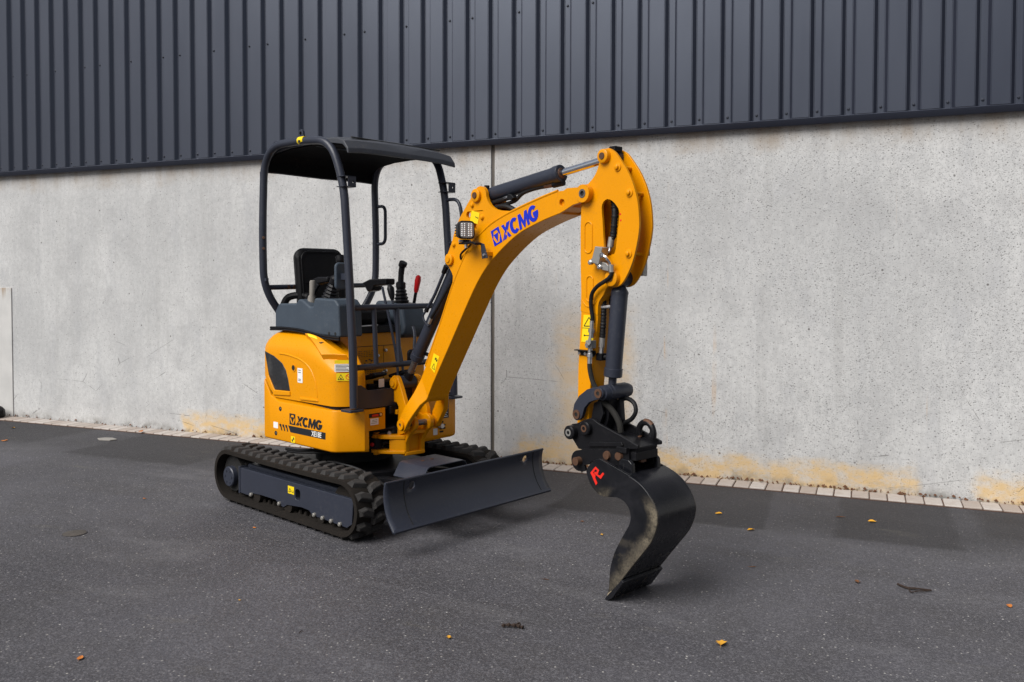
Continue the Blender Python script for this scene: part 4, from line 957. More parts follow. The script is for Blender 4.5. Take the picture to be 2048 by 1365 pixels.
MB(BF).cyl((1.633, -.088, 2.021), (1.633, .088, 2.021), .0128, 12).build('arm_pivot_pin', 'dk', BOOM)
# forked foot
for sg in (-1, 1):
    secs = [((.230, .960), (.300, .845), .0845, .050), ((.215, .932), (.290, .822), .090, .052), ((.188, .860), (.255, .786), .116, .078), ((.140, .785), (.222, .735), .138, .100), ((.088, .715), (.168, .672), .145, .108), ((.062, .672), (.140, .635), .145, .108), ((.075, .640), (.118, .617), .145, .110)]
    rings = [[(a[0], sg * vo, a[1]), (b_[0], sg * vo, b_[1]), (b_[0], sg * vi, b_[1]), (a[0], sg * vi, a[1])] for a, b_, vo, vi in secs]
    MB(BF).loft(rings).build('boom_foot', 'yellow', BOOM, bevel=.006, seg=3, ang=45)
    MB(BF).cyl((.095, sg * .105, .645), (.095, sg * .144, .645), .043, 26).build('foot_eye', 'yellow', BOOM)
    MB(BF).ring((.095, sg * .12, .645), (.095, sg * .158, .645), .033, .012).build('foot_boss', 'yellow', BOOM)
    MB(BF).cyl((.095, sg * .13, .645), (.095, sg * .154, .645), .0122, 12).build('foot_pin_end', 'rodgrey', BOOM)
MB(BF).prism([(.221, .935), (.196, .880), (.200, .835), (.262, .800), (.291, .826), (.305, .86)], -.085, .085).build('foot_crossmember', 'yellow', BOOM, bevel=.01)
# decals
logo('maker_lettering', (.941, 1.772), (.934, .358), (-.375, .927), .087, .40, BF, -WB - .0006, 'decal_blue', BOOM, shear=.05, let_h=.98)
MB(BF).prism([(.722, 1.990), (.795, 1.971), (.777, 1.906), (.706, 1.926)], -.0746, -.0756).build('notice_sticker', 'decal_yellow', BOOM, flat=True)
mb = MB(BF); mb.tube(spline([(.757, -.0757, 1.953), (.763, -.0757, 1.945), (.772, -.0757, 1.948), (.776, -.0757, 1.940), (.784, -.0757, 1.944)], 4), .0018, 6); mb.build('notice_print', 'decal_black', BOOM)
MB(BF).prism([(.362, 1.122), (.419, 1.105), (.371, .998), (.325, 1.030)], -.0856, -.0866).build('warning_sticker', 'decal_yellow', BOOM, flat=True)
mb = MB(BF)
for a, b in (((.345, 1.030), (.372, 1.018)), ((.345, 1.030), (.367, 1.058)), ((.372, 1.018), (.367, 1.058))): mb.tube([(a[0], -.0868, a[1]), (b[0], -.0868, b[1])], .0016, 6)
mb.prism([(.372, 1.085), (.384, 1.098), (.395, 1.09), (.380, 1.08)], -.0866, -.0872); mb.prism([(.385, 1.078), (.399, 1.089), (.402, 1.08), (.392, 1.068)], -.0866, -.0872)
mb.build('sticker_print', 'decal_black', BOOM, flat=True)

# ------------------------------------------------------------------ cylinders
def hyd(name, p0, p1, f, rb, rr, rodmat, label, eye0=.045, eye1=.04, w0=.045, w1=.04, flip=False):
    """p0 barrel foot, p1 rod eye, f = share of the length taken by the barrel"""
    a, b = Vector(p0), Vector(p1); d = (b - a).normalized(); L = (b - a).length
    A = lambda t: tuple(a + d * t)
    bar = MB(BF).tube([A(eye0 * .8), A(eye0 + .012), A(eye0 + .03), A(f * L - .045), A(f * L - .043), A(f * L - .004), A(f * L)], [rb * .62, rb * .96, rb, rb, rb * 1.10, rb * 1.10, rb * 1.02], 28).build(name, 'navy', EX, label=label)
    MB(BF).tube([(p0[0], -w0, p0[2]), (p0[0], w0, p0[2])], eye0 * .85, 20).build('barrel_eye', 'navy', bar)
    rod = MB(BF).tube([A(f * L - .01), A(L - eye1)], rr, 24).build('piston_rod', rodmat, bar)
    MB(BF).tube([A(f * L - .002), A(f * L + .004)], [rr * 1.45, rr * 1.35], 24).build('wiper_seal', 'rust' if rodmat == 'chrome' else 'gloss', bar)
    MB(BF).tube([(p1[0], -w1, p1[2]), (p1[0], w1, p1[2])], eye1, 20).build('rod_eye', 'navy', bar)
    return bar
# boom cylinder: barrel up, rod down
BC = hyd('boom_cylinder', (.515, 0, 1.704), (-.058, 0, .898), .80, .042, .021, 'rodgrey', 'dark grey boom cylinder behind the boom', eye1=.046, w1=.055)
q = Vector((-.058, 0, .898)); dd = (Vector((.515, 0, 1.704)) - q).normalized()
MB(BF).tube([tuple(q + dd * .03), tuple(q + dd * .085)], [.034, .027], 20).build('rod_end_neck', 'gloss', BC)
AC = hyd('arm_cylinder', (.770, 0, 2.074), (1.754, 0, 2.200), .632, .044, .0205, 'chrome', 'dark grey arm cylinder lying on top of the boom', w0=.05)
KC = hyd('bucket_cylinder', (1.814, 0, 1.588), (1.757, 0, 1.009), .865, .043, .021, 'navy', 'dark grey bucket cylinder hanging in front of the arm', eye0=.05)
MB(BF).tube([(1.8075, 0, 1.52), (1.807, 0, 1.507)], [.0445, .0445], 28).build('barrel_band', 'navy', KC)
MB(BF).tube([(.795, -.02, 2.135), (.795, -.02, 2.11)], .016, 10).build('grease_fitting', 'gloss', AC)
MB(BF).box(1.755, 1.795, -.03, .03, 2.225, 2.252).build('rod_eye_cap', 'gloss', AC, bevel=.004)

# ------------------------------------------------------------------ arm
aL = [(1.739, 2.232), (1.722, 2.205), (1.715, 2.173), (1.696, 2.128), (1.671, 2.097), (1.634, 2.068), (1.598, 2.04), (1.592, 1.978), (1.590, 1.926), (1.587, 1.852), (1.587, 1.79), (1.589, 1.629), (1.593, 1.517), (1.590, 1.417)]
aR = [(1.777, 2.239), (1.816, 2.217), (1.854, 2.174), (1.892, 2.125), (1.925, 2.069), (1.948, 2.015), (1.967, 1.947), (1.976, 1.86), (1.974, 1.82), (1.965, 1.768), (1.944, 1.692), (1.917, 1.630), (1.885, 1.581), (1.862, 1.558), (1.838, 1.546), (1.814, 1.543), (1.785, 1.547), (1.766, 1.537), (1.747, 1.505), (1.724, 1.478), (1.712, 1.451), (1.708, 1.40)]
sm = lambda P_, n: [q[:2] for q in spline([(a, b, 0) for a, b in P_], n)]
plate = list(reversed(sm(aL, 3))) + sm(aR, 3)
slot = sm([(1.738, 1.884), (1.732, 1.944), (1.744, 1.973), (1.770, 1.985), (1.802, 1.974), (1.833, 1.946), (1.850, 1.912), (1.843, 1.841), (1.831, 1.762), (1.824, 1.722), (1.807, 1.704), (1.768, 1.704), (1.755, 1.728), (1.748, 1.756)], 2)
WA_ = .056
box_low = [(1.590, 1.56), (1.590, 1.417), (1.581, 1.254), (1.571, 1.117), (1.569, .963), (1.565, .800), (1.640, .800), (1.646, .863), (1.662, 1.067), (1.681, 1.165), (1.706, 1.37), (1.712, 1.451), (1.700, 1.56)]
ARM = MB(BF).prism(box_low, -.0545, .0545).build('arm', 'yellow', EX, bevel=.005, label='upright yellow dipper arm with a slotted side plate')
for sg in (-1, 1):
    v0, v1 = sorted((sg * (WA_ - .014), sg * WA_))
    pl_ = MB(BF).prism(plate, v0, v1, holes=[slot] if sg < 0 else ()).build('arm_side_plate', 'yellow', ARM, bevel=.003, ang=40)
    for (u_, z_), r_, mt in (((1.754, 2.200), .034, 'rust'), ((1.814, 1.588), .040, 'rust')):
        MB(BF).tube([(u_, sg * .05, z_), (u_, sg * .078, z_), (u_, sg * .081, z_)], [r_ + .006, r_, r_ - .006], 24).build('pin_boss', 'yellow', ARM)
        MB(BF).tube([(u_, sg * .07, z_), (u_, sg * .085, z_)], [.019, .017], 16).build('pin_end', mt, ARM)
    for u_, z_ in ((1.838, 2.138), (1.914, 2.006), (1.911, 1.708)):
        MB(BF).tube([(u_, sg * .054, z_), (u_, sg * .061, z_), (u_, sg * .063, z_), (u_, sg * .072, z_), (u_, sg * .074, z_)], [.024, .021, .012, .011, .007], 14).build('spacer_bolt', 'yellow', ARM)
# spacers, inner web
for u_, z_ in ((1.838, 2.138), (1.914, 2.006), (1.911, 1.708)): MB(BF).cyl((u_, -.045, z_), (u_, .045, z_), .0105, 12).build('spacer_bar', 'yellow', ARM)
for u_, z_, r_ in ((1.633, 2.021, .05),): MB(BF).cyl((u_, -.058, z_), (u_, .058, z_), r_, 24).build('pivot_tube', 'yellow', ARM)
web = [(1.600, 2.0), (1.615, 2.0), (1.604, 1.85), (1.604, 1.56), (1.592, 1.56), (1.592, 1.85)]
MB(BF).prism(web, -.043, .043).build('rear_web', 'yellow', ARM)
MB(BF).prism([(1.70, 1.56), (1.712, 1.452), (1.75, 1.52), (1.80, 1.70), (1.79, 1.71), (1.735, 1.56)], -.043, .043).build('front_web', 'yellow', ARM)
# pressed stadium beads
for (u0, z0, z1, r_) in ((1.643, 1.745, 1.851, .026), (1.654, 1.492, 1.577, .023)):
    st = arc(u0, z1, r_, 0, 180, 8) + arc(u0, z0, r_, 180, 360, 8)
    MB(BF).tube(spline([(a, -WA_ - .0005, b) for a, b in st], 2, True), .0042, 8, closed=True).build('pressed_bead', 'yellow', ARM)
cb = spline([(1.604, -WA_ - .0005, 1.475), (1.625, -WA_ - .0005, 1.45), (1.655, -WA_ - .0005, 1.442), (1.685, -WA_ - .0005, 1.455), (1.70, -WA_ - .0005, 1.475)], 5); MB(BF).tube(cb, .004, 8).build('pressed_bead', 'yellow', ARM)
MB(BF).prism([(1.612, 1.400), (1.689, 1.398), (1.679, 1.259), (1.596, 1.259)], -.0551, -.0561).build('warning_sticker', 'decal_yellow', ARM, flat=True)
mb = MB(BF)
for a, b in (((1.615, 1.342), (1.683, 1.342)), ((1.615, 1.342), (1.650, 1.388)), ((1.683, 1.342), (1.650, 1.388))): mb.tube([(a[0], -.0565, a[1]), (b[0], -.0565, b[1])], .0022, 6)
mb.box(1.600, 1.682, -.0567, -.0561, 1.330, 1.3325); mb.box(1.618, 1.652, -.0567, -.0561, 1.291, 1.295); mb.prism(circ(1.618, 1.293, .005, 8), -.0561, -.0567); mb.prism(circ(1.652, 1.293, .005, 8), -.0561, -.0567)
mb.build('sticker_print', 'decal_black', ARM, flat=True)
for z_ in (1.905, 1.874): MB(BF).prism(circ(1.856 + (1.905 - z_) * .1, z_, .005, 10), -.0563, -.0570).build('paint_dot', 'redpaint', ARM)
# far side connector
MB(BF).box(1.86, 1.912, .058, .09, 1.60, 1.68).build('hose_block', 'alu', ARM, bevel=.004)
MB(BF).box(1.91, 1.932, .058, .085, 1.70, 1.76).build('hose_block', 'gloss', ARM, bevel=.004)

# manifold block, hoses and shut-off valve
BKo = MB(BF).prism([(1.742, 1.748), (1.790, 1.740), (1.765, 1.655), (1.715, 1.668)], -.060, -.115).build('manifold_block', 'alu', ARM, bevel=.003)
MB(BF).prism([(1.690, 1.680), (1.702, 1.690), (1.80, 1.662), (1.812, 1.650), (1.812, 1.622), (1.760, 1.632)], -.060, -.095).build('manifold_block', 'alu', ARM, bevel=.003)
for u_, z_ in ((1.700, 1.668), (1.762, 1.645)): MB(BF).tube([(u_, -.09, z_), (u_, -.108, z_), (u_, -.112, z_)], [.013, .013, .008], 8).build('block_bolt', 'steel', ARM)
MB(BF).tube(spline([(1.775, -.10, 1.703), (1.795, -.115, 1.702), (1.818, -.115, 1.690), (1.826, -.100, 1.668), (1.828, -.09, 1.645)], 5), .0085, 10).build('elbow_pipe', 'chrome', ARM)
MB(BF).tube([(1.770, -.10, 1.704), (1.788, -.113, 1.703)], .014, 6).build('elbow_nut', 'chrome', ARM)
MB(BF).tube([(1.828, -.09, 1.655), (1.829, -.088, 1.618)], .014, 10).build('hose_ferrule', 'alu', ARM)
MB(BF).tube(spline([(1.829, -.088, 1.63), (1.825, -.088, 1.60), (1.795, -.088, 1.578), (1.732, -.085, 1.547), (1.693, -.082, 1.508), (1.682, -.078, 1.455), (1.688, -.074, 1.40), (1.690, -.074, 1.362)], 6), .0105, 10).build('auxiliary_hose', 'hose', ARM)
VB = MB(BF).tube([(1.690, -.078, 1.372), (1.689, -.078, 1.33), (1.688, -.078, 1.329), (1.687, -.078, 1.312), (1.687, -.078, 1.311), (1.685, -.078, 1.285)], [.011, .011, .017, .017, .012, .012], 8).build('valve_fitting', 'steel', ARM)
MB(BF).box(1.664, 1.704, -.098, -.060, 1.232, 1.272).build('shut_off_valve', 'alu', ARM, bevel=.003)
MB(BF).prism([(1.692, 1.262), (1.700, 1.245), (1.714, 1.258), (1.718, 1.300), (1.724, 1.362), (1.708, 1.362), (1.704, 1.300), (1.694, 1.275)], -.108, -.114).build('valve_handle', 'alu', ARM, bevel=.002)
MB(BF).cyl((1.690, -.10, 1.250), (1.690, -.118, 1.250), .011, 8).build('valve_stem', 'steel', ARM)
MB(BF).tube([(1.679, -.078, 1.235), (1.678, -.078, 1.205), (1.677, -.078, 1.204), (1.677, -.078, 1.186), (1.676, -.078, 1.185), (1.675, -.078, 1.150)], [.012, .012, .017, .017, .012, .012], 8).build('valve_fitting', 'steel', ARM)
MB(BF).prism([(1.575, 1.216), (1.700, 1.212), (1.700, 1.203), (1.690, 1.187), (1.580, 1.190)], -.056, -.062).build('hose_clamp', 'gloss', ARM, bevel=.002)
MB(BF).box(1.572, 1.702, -.085, -.058, 1.2135, 1.219).build('hose_clamp', 'gloss', ARM)
for u_ in (1.590, 1.632): MB(BF).tube([(u_, -.06, 1.200), (u_, -.068, 1.200)], [.011, .008], 8).build('clamp_bolt', 'steel', ARM)
MB(BF).tube(spline([(1.675, -.078, 1.152), (1.678, -.078, 1.12), (1.692, -.072, 1.06), (1.712, -.060, 1.02), (1.735, -.04, .985)], 6), .0125, 10).build('lower_hose', 'wornhose', ARM)
def spiral_hose(name, pts, r, parent, pitch=.016, mat='hose'):
    ctr = spline(pts, 10); mb_ = MB(BF); L = 0; rr = []
    fine_ = []
    for a, b in zip(ctr[:-1], ctr[1:]):
        a, b = Vector(a), Vector(b); m_ = max(1, int((b - a).length / .004))
        for i in range(m_): fine_.append(a.lerp(b, i / m_))
    L = 0
    for i, q_ in enumerate(fine_):
        if i: L += (q_ - fine_[i - 1]).length
        rr.append(r * (1 if (L / pitch) % 1 < .55 else .84))
    mb_.tube([tuple(q_) for q_ in fine_], rr, 12); return mb_.build(name, mat, parent, ang=70)
spiral_hose('spiral_hose', [(1.760, .0, 2.01), (1.782, -.012, 1.93), (1.784, -.018, 1.86), (1.778, -.02, 1.80), (1.772, -.025, 1.79)], .018, ARM)
spiral_hose('spiral_hose', [(1.80, .012, 2.0), (1.812, .006, 1.92), (1.806, .0, 1.82), (1.790, .0, 1.72)], .012, ARM)
MB(BF).tube([(1.773, -.024, 1.795), (1.766, -.028, 1.745)], .0165, 12).build('hose_ferrule', 'alu', ARM)
MB(BF).tube(spline([(1.766, -.028, 1.75), (1.764, -.034, 1.725), (1.752, -.05, 1.712), (1.74, -.06, 1.71)], 4), .009, 10).build('elbow_pipe', 'steel', ARM)
spiral_hose('spiral_hose', [(1.735, -.005, 1.56), (1.712, -.012, 1.50), (1.716, -.020, 1.38), (1.712, -.024, 1.275)], .0165, ARM)
spiral_hose('spiral_hose', [(1.757, .02, 1.56), (1.738, .018, 1.50), (1.742, .012, 1.38), (1.738, .012, 1.30)], .013, ARM)
MB(BF).tube([(1.712, -.024, 1.285), (1.709, -.026, 1.235)], .015, 10).build('hose_ferrule', 'alu', ARM)
MB(BF).tube([(1.709, -.026, 1.24), (1.707, -.027, 1.205)], .012, 6).build('hose_nut', 'steel', ARM)
MB(BF).box(1.688, 1.726, -.045, -.005, 1.168, 1.205).build('hose_elbow', 'gloss', KC, bevel=.004)
MB(BF).cyl((1.72, -.02, 1.185), (1.75, -.01, 1.185), .012, 10).build('cylinder_port', 'gloss', KC)
MB(BF).cyl((1.700, -.03, 1.440), (1.765, -.005, 1.445), .009, 10).build('cylinder_port', 'steel', KC)
# arm cylinder hoses
MB(BF).tube(spline([(.80, -.015, 2.018), (.88, -.03, 2.030), (.96, -.035, 2.040), (1.01, -.035, 2.048)], 5), .014, 10).build('arm_cylinder_hose', 'hose', AC)
MB(BF).tube([(.965, -.035, 2.041), (1.005, -.036, 2.048)], .0135, 8).build('hose_ferrule', 'steel', AC)
MB(BF).prism([(1.005, 2.035), (1.018, 2.068), (1.045, 2.062), (1.068, 2.042), (1.045, 2.028)], -.055, -.015).build('hose_elbow', 'gloss', AC, bevel=.004)
MB(BF).tube(spline([(.86, -.02, 2.000), (.95, -.025, 2.012), (1.04, -.02, 2.028), (1.10, -.015, 2.066), (1.20, -.01, 2.086), (1.30, .0, 2.094), (1.37, .0, 2.097)], 5), .0115, 10).build('arm_cylinder_hose', 'hose', AC)
MB(BF).tube([(1.27, -.005, 2.093), (1.325, 0, 2.096)], .013, 8).build('hose_ferrule', 'rust', AC)
MB(BF).tube([(1.33, 0, 2.096), (1.40, .01, 2.104)], .018, 8).build('cylinder_port', 'gloss', AC)
for q_ in ((.77, .03, 1.99), (.80, .0, 1.985), (.84, -.03, 1.985)): MB(BF).tube(spline([(q_[0], q_[1], 1.965), (q_[0] + .06, q_[1], 2.0), (q_[0] + .16, q_[1], 1.995), (q_[0] + .26, q_[1] + .01, 1.945)], 5), .015, 8).build('boom_top_hose', 'hose', AC)
# boom cylinder pipes
MB(BF).tube(spline([(.448, -.05, 1.652), (.425, -.055, 1.622), (.334, -.055, 1.489), (.258, -.055, 1.402)], 5), .010, 10).build('cylinder_pipe', 'navy', BC)
MB(BF).tube(spline([(.258, -.055, 1.402), (.225, -.055, 1.37), (.205, -.055, 1.345), (.222, -.05, 1.312), (.246, -.04, 1.285)], 5), .007, 10).build('cylinder_pipe', 'navy', BC)
MB(BF).tube([(.452, -.055, 1.665), (.425, -.058, 1.622)], [.017, .014], 8).build('pipe_nut', 'gloss', BC)
MB(BF).tube([(.262, -.055, 1.408), (.240, -.055, 1.380)], [.012, .015], 8).build('pipe_nut', 'gloss', BC)
spiral_hose('spring_guard_hose', [(.50, -.045, 1.575), (.44, -.05, 1.505), (.36, -.052, 1.41), (.285, -.05, 1.335)], .0105, BC, .012)
MB(BF).tube([(.288, -.05, 1.337), (.262, -.048, 1.303)], .011, 8).build('hose_ferrule', 'alu', BC)
MB(BF).cyl((.115, .02, 1.10), (.20, .03, 1.085), .013, 10).build('cylinder_port', 'gloss', BC)
spiral_hose('boom_rear_hose', [(.50, .04, 1.56), (.40, .05, 1.40), (.30, .05, 1.25), (.20, .04, 1.09)], .012, BC)

# ------------------------------------------------------------------ work light
LB = MB(BF).prism([(.735, 1.786), (.735, 1.797), (.855, 1.802), (.895, 1.788), (.905, 1.775), (.940, 1.702), (.889, 1.700), (.882, 1.762), (.868, 1.776), (.850, 1.786)], -.150, -.1505).v
mb = MB(BF)
mb.prism([(.735, 1.786), (.735, 1.796), (.860, 1.800), (.885, 1.790), (.885, 1.778), (.855, 1.788)], -.135, -.185)
lbr = mb.build('lamp_bracket', 'gloss', BOOM, bevel=.002)
MB(BF).prism([(.875, 1.793), (.905, 1.785), (.938, 1.704), (.889, 1.700), (.878, 1.765)], -.130, -.137).build('lamp_bracket_strap', 'navy', BOOM, bevel=.002)
MB(BF).box(.893, .925, -.135, -.085, 1.715, 1.742).build('lamp_bracket_spacer', 'yellow', BOOM, bevel=.004)
MB(BF).tube([(.912, -.136, 1.722), (.912, -.146, 1.722)], [.010, .007], 8).build('lamp_bracket_bolt', 'steel', BOOM)
LC = Vector((.775, -.165, 1.868)); fa = R(-20)    # the lamp faces forward and slightly to the camera
def LF(x_, y_, z_):
    c_, s_ = math.cos(fa), math.sin(fa); return BF(LC.x + x_ * c_ - y_ * s_, LC.y + x_ * s_ + y_ * c_, LC.z + z_)
def rr_ring(x_, hw, hh, r_): return [(x_, a, b) for a, b in rrect(-hw, hw, -hh, hh, r_, 4)]
LAMP = MB(LF).loft([rr_ring(-.055, .034, .036, .02), rr_ring(-.045, .044, .046, .024), rr_ring(-.01, .049, .052, .024), rr_ring(.018, .050, .053, .024), rr_ring(.022, .047, .050, .022)]).build('work_lamp', 'gloss', BOOM, label='small square LED work lamp on the boom')
MB(LF).loft([rr_ring(.021, .042, .045, .018), rr_ring(.0235, .041, .044, .018)]).build('lamp_reflector', 'reflector', BOOM)
mb = MB(LF)
for i in range(4):
    for j in range(7):
        a = (-.028, -.013, .013, .028)[i]; b = -.033 + j * .011
        mb.tube([(.0232, a, b), (.026, a, b)], [.0055, .003], 8)
tag(mb.build('lamp_leds', 'lens', BOOM), kind='stuff')
mb = MB(LF)
for q_ in range(5): mb.box(-.065, -.04, -.045, .045, -.036 + q_ * .016, -.030 + q_ * .016)
mb.build('lamp_fins', 'gloss', BOOM)
MB(LF).box(-.015, .010, -.020, .020, -.075, -.054).build('lamp_foot', 'gloss', BOOM, bevel=.004)
MB(LF).cyl((0, -.04, -.064), (0, .03, -.064), .009, 8).build('lamp_bolt', 'steel', BOOM)
MB(BF).cyl((.775, -.16, 1.787), (.775, -.16, 1.765), .010, 8).build('lamp_bolt', 'steel', BOOM)
MB(BF).tube(spline([(.80, -.15, 1.80), (.775, -.13, 1.783), (.70, -.105, 1.760), (.640, -.09, 1.735), (.627, -.082, 1.708), (.630, -.070, 1.700)], 6), .0065, 8).build('lamp_cable', 'hose', BOOM)

# ------------------------------------------------------------------ linkage, quick coupler, bucket
lk = [(1.584, .865)] + [(1.578, .895), (1.588, .938), (1.623, .984), (1.678, 1.022), (1.725, 1.037)] + arc(1.755, 1.009, .030, 100, -75, 8) + [(1.734, .974), (1.693, .958), (1.660, .925), (1.646, .886), (1.636, .866)] + arc(1.607, .882, .028, -30, -140, 6)
for sg in (-1, 1):
    v0, v1 = sorted((sg * .078, sg * .100))
    lo = MB(BF).prism(lk, v0, v1).build('bucket_link', 'navy', EX, bevel=.003, ang=45, label='curved dark steel link plate on the %s side of the arm' % ('near' if sg < 0 else 'far'))
    for u_, z_ in ((1.607, .886), (1.757, 1.009)):
        MB(BF).ring((u_, sg * .08, z_), (u_, sg * .106, z_), .024, .011, 18).build('link_bush', 'rust', lo)
        MB(BF).cyl((u_, sg * .08, z_), (u_, sg * .1035, z_), .0112, 12).build('link_pin', 'dk', lo)
KT = MB(BF).tube([(1.757, -.078, 1.009), (1.757, -.076, 1.009), (1.757, -.02, 1.009), (1.757, -.018, 1.009), (1.757, .10, 1.009), (1.757, .13, 1.009)], [.036, .037, .037, .041, .041, .034], 22).build('link_tube', 'navy', EX)
MB(BF).tube([(1.757, .13, 1.015), (1.757, .15, 1.022)], [.012, .015], 8).build('grease_nipple', 'rust', KT)
MB(BF).prism([(1.735, 1.01), (1.78, 1.01), (1.760, .87), (1.735, .80), (1.690, .80)], -.03, .03).build('tipping_link', 'black', EX, bevel=.006)
MB(BF).prism([(1.665, .835), (1.69, .95), (1.735, .97), (1.755, .90), (1.72, .82)], -.062, -.045).build('tipping_link_plate', 'black', EX, bevel=.004)
MB(BF).prism([(1.70, .80), (1.735, .96), (1.79, .97), (1.80, .86), (1.76, .80)], .03, .06).build('tipping_link_plate', 'black', EX, bevel=.004)
cpl = [(1.553, .772)] + arc(1.590, .795, .042, 200, 120, 4) + [(1.600, .838), (1.661, .864), (1.695, .876), (1.721, .873), (1.751, .858), (1.888, .819), (2.009, .781), (2.009, .764), (1.692, .708), (1.615, .708), (1.580, .745)]
for sg in (-1, 1):
    v0, v1 = sorted((sg * .078, sg * .096))
    co = MB(BF).prism(cpl, v0, v1).build('quick_coupler_cheek', 'black', EX, bevel=.004, ang=40, label='black coupler cheek plate on the %s side' % ('near' if sg < 0 else 'far'))
    for u_, z_, e_ in ((1.578, .791, .132), (1.678, .824, .122)):
        MB(BF).tube([(u_, sg * .07, z_), (u_, sg * (e_ - .006), z_), (u_, sg * e_, z_)], [.037, .036, .031], 22).build('coupler_boss', 'black', co)
        MB(BF).ring((u_, sg * (e_ - .01), z_), (u_, sg * (e_ + .002), z_), .0185, .010, 18).build('boss_bush', 'rust' if u_ > 1.6 else 'alu', co)
        MB(BF).cyl((u_, sg * (e_ - .01), z_), (u_, sg * (e_ - .001), z_), .0102, 12).build('boss_pin', 'dk', co)
    MB(BF).prism([(1.692, .738), (1.705, .758), (1.915, .786), (1.925, .770), (1.905, .762), (1.70, .732)], sg * .095, sg * .107).build('stiffener_rib', 'black', co, bevel=.004)
CB = MB(BF).prism([(1.62, .72), (1.62, .78), (1.70, .81), (1.90, .79), (1.995, .765), (1.985, .735)], -.079, .079).build('coupler_body', 'black', EX, bevel=.006)
hk = [(1.631, .704), (1.66, .716), (1.816, .736), (1.955, .752), (1.965, .660), (1.850, .668), (1.735, .668), (1.708, .655), (1.698, .640), (1.660, .630), (1.668, .615), (1.672, .603), (1.640, .592)] + arc(1.624, .648, .054, -75, -250, 10)
for sg in (-1, 1):
    v0, v1 = sorted((sg * .084, sg * .102))
    MB(BF).prism(hk, v0, v1).build('hook_plate', 'black', CB, bevel=.004, ang=40)
MB(BF).cyl((1.630, -.135, .650), (1.630, .135, .650), .021, 18).build('bucket_pin', 'rust', EX)
for u_, v_, z_ in ((1.820, -.106, .706), (1.90, -.108, .715)): MB(BF).tube([(u_, -.10, z_), (u_, v_ - .008, z_)], [.024, .020], 10).build('coupler_nut', 'rust', CB)
MB(BF).box(1.89, 1.955, -.118, -.09, .735, .764).build('wedge_lock', 'black', CB, bevel=.004)
MB(BF).box(1.955, 1.99, -.085, .085, .70, .742).build('wedge_bar', 'black', CB, bevel=.004)
MB(BF).box(1.965, 1.985, -.04, .0, .688, .70).build('wedge_rust', 'rust', CB)
hkr = arc(1.938, .825, .044, 215, -30, 18)
MB(BF).tube([(a, .055, b) for a, b in hkr], [.010, .013, .015] + [.016] * 13 + [.018, .020, .022], 10).build('lifting_hook', 'rust' if 0 else 'black', CB)
hk2 = arc(1.938, .825, .046, 100, 40, 8); MB(BF).tube([(a, .055, b + .003) for a, b in hk2], .0142, 10).build('hook_worn_top', 'rust', CB)
MB(BF).tube([(1.905, .055, .80), (1.88, .05, .770)], .008, 8).build('hook_latch', 'rust', CB)
MB(BF).tube(spline([(1.715, -.05, .965), (1.756, -.035, .945), (1.80, -.03, .908), (1.835, -.03, .860), (1.845, -.03, .815)], 6), .0155, 10).build('coupler_hose', 'wornhose', EX)
MB(BF).tube(spline([(1.745, .06, .950), (1.790, .075, .972), (1.845, .07, .955), (1.862, .065, .912), (1.835, .06, .870), (1.790, .05, .845), (1.765, .045, .82)], 6), .0115, 10).build('coupler_hose', 'hose', EX)

BW = .15
outer = [(1.785, .684), (1.811, .692), (1.90, .668), (2.012, .637), (2.077, .609), (2.127, .568), (2.162, .519), (2.175, .466), (2.164, .408), (2.137, .350), (2.082, .280), (2.018, .201), (1.952, .117)]
inner = [(1.878, .072), (1.880, .118), (1.890, .186), (1.920, .265), (1.968, .348), (2.003, .405), (2.012, .445), (2.002, .481), (1.969, .512), (1.924, .522), (1.880, .516), (1.835, .512), (1.800, .518), (1.755, .552), (1.728, .597), (1.724, .625), (1.750, .660)]
side_s = sm(outer, 3) + [(1.900, .040), (1.868, .030)] + sm(inner, 3)
BU = None
wr_o = sm([(1.985, .646), (2.03, .630)] + outer[4:], 4)
def off2(P_, t):
    out = []
    for i, q_ in enumerate(P_):
        a = Vector(P_[max(i - 1, 0)]); b = Vector(P_[min(i + 1, len(P_) - 1)]); d = (b - a).normalized(); out.append((q_[0] - d.y * -t, q_[1] + d.x * -t))
    return out
wr = wr_o + list(reversed(off2(wr_o, .012)))
BU = MB(BF).prism(wr, -BW + .006, BW - .006).build('bucket', 'bucket', EX, ang=30, label='black digging bucket with sandy scuffs resting on the asphalt')
for sg in (-1, 1):
    v0, v1 = sorted((sg * (BW - .012), sg * (BW + .001)))
    MB(BF).prism(side_s, v0, v1).build('bucket_side_plate', 'bucketside', BU, bevel=.003, ang=45)
# top plate, hangers
MB(BF).prism([(1.80, .684), (1.985, .636), (2.03, .624), (2.028, .612), (1.98, .622), (1.795, .672)], -BW + .006, BW - .006).build('bucket_top_plate', 'bucket', BU)
MB(BF).prism([(1.800, .690), (1.812, .696), (2.005, .643), (2.000, .634)], -BW - .001, -BW + .022).build('bucket_ear_flange', 'bucket', BU, bevel=.003)
for sg in (-1, 1):
    v0, v1 = sorted((sg * .085, sg * .112))
    MB(BF).prism([(1.905, .708), (1.965, .706), (1.985, .690), (1.990, .632), (1.90, .655)], v0, v1).build('bucket_hanger', 'bucket', BU, bevel=.005)
    MB(BF).prism([(1.60, .60), (1.74, .665), (1.80, .67), (1.80, .60), (1.74, .58)], sorted((sg * .112, sg * .13))[0], sorted((sg * .112, sg * .13))[1]).build('bucket_pin_ear', 'bucket', BU, bevel=.004) if 0 else None
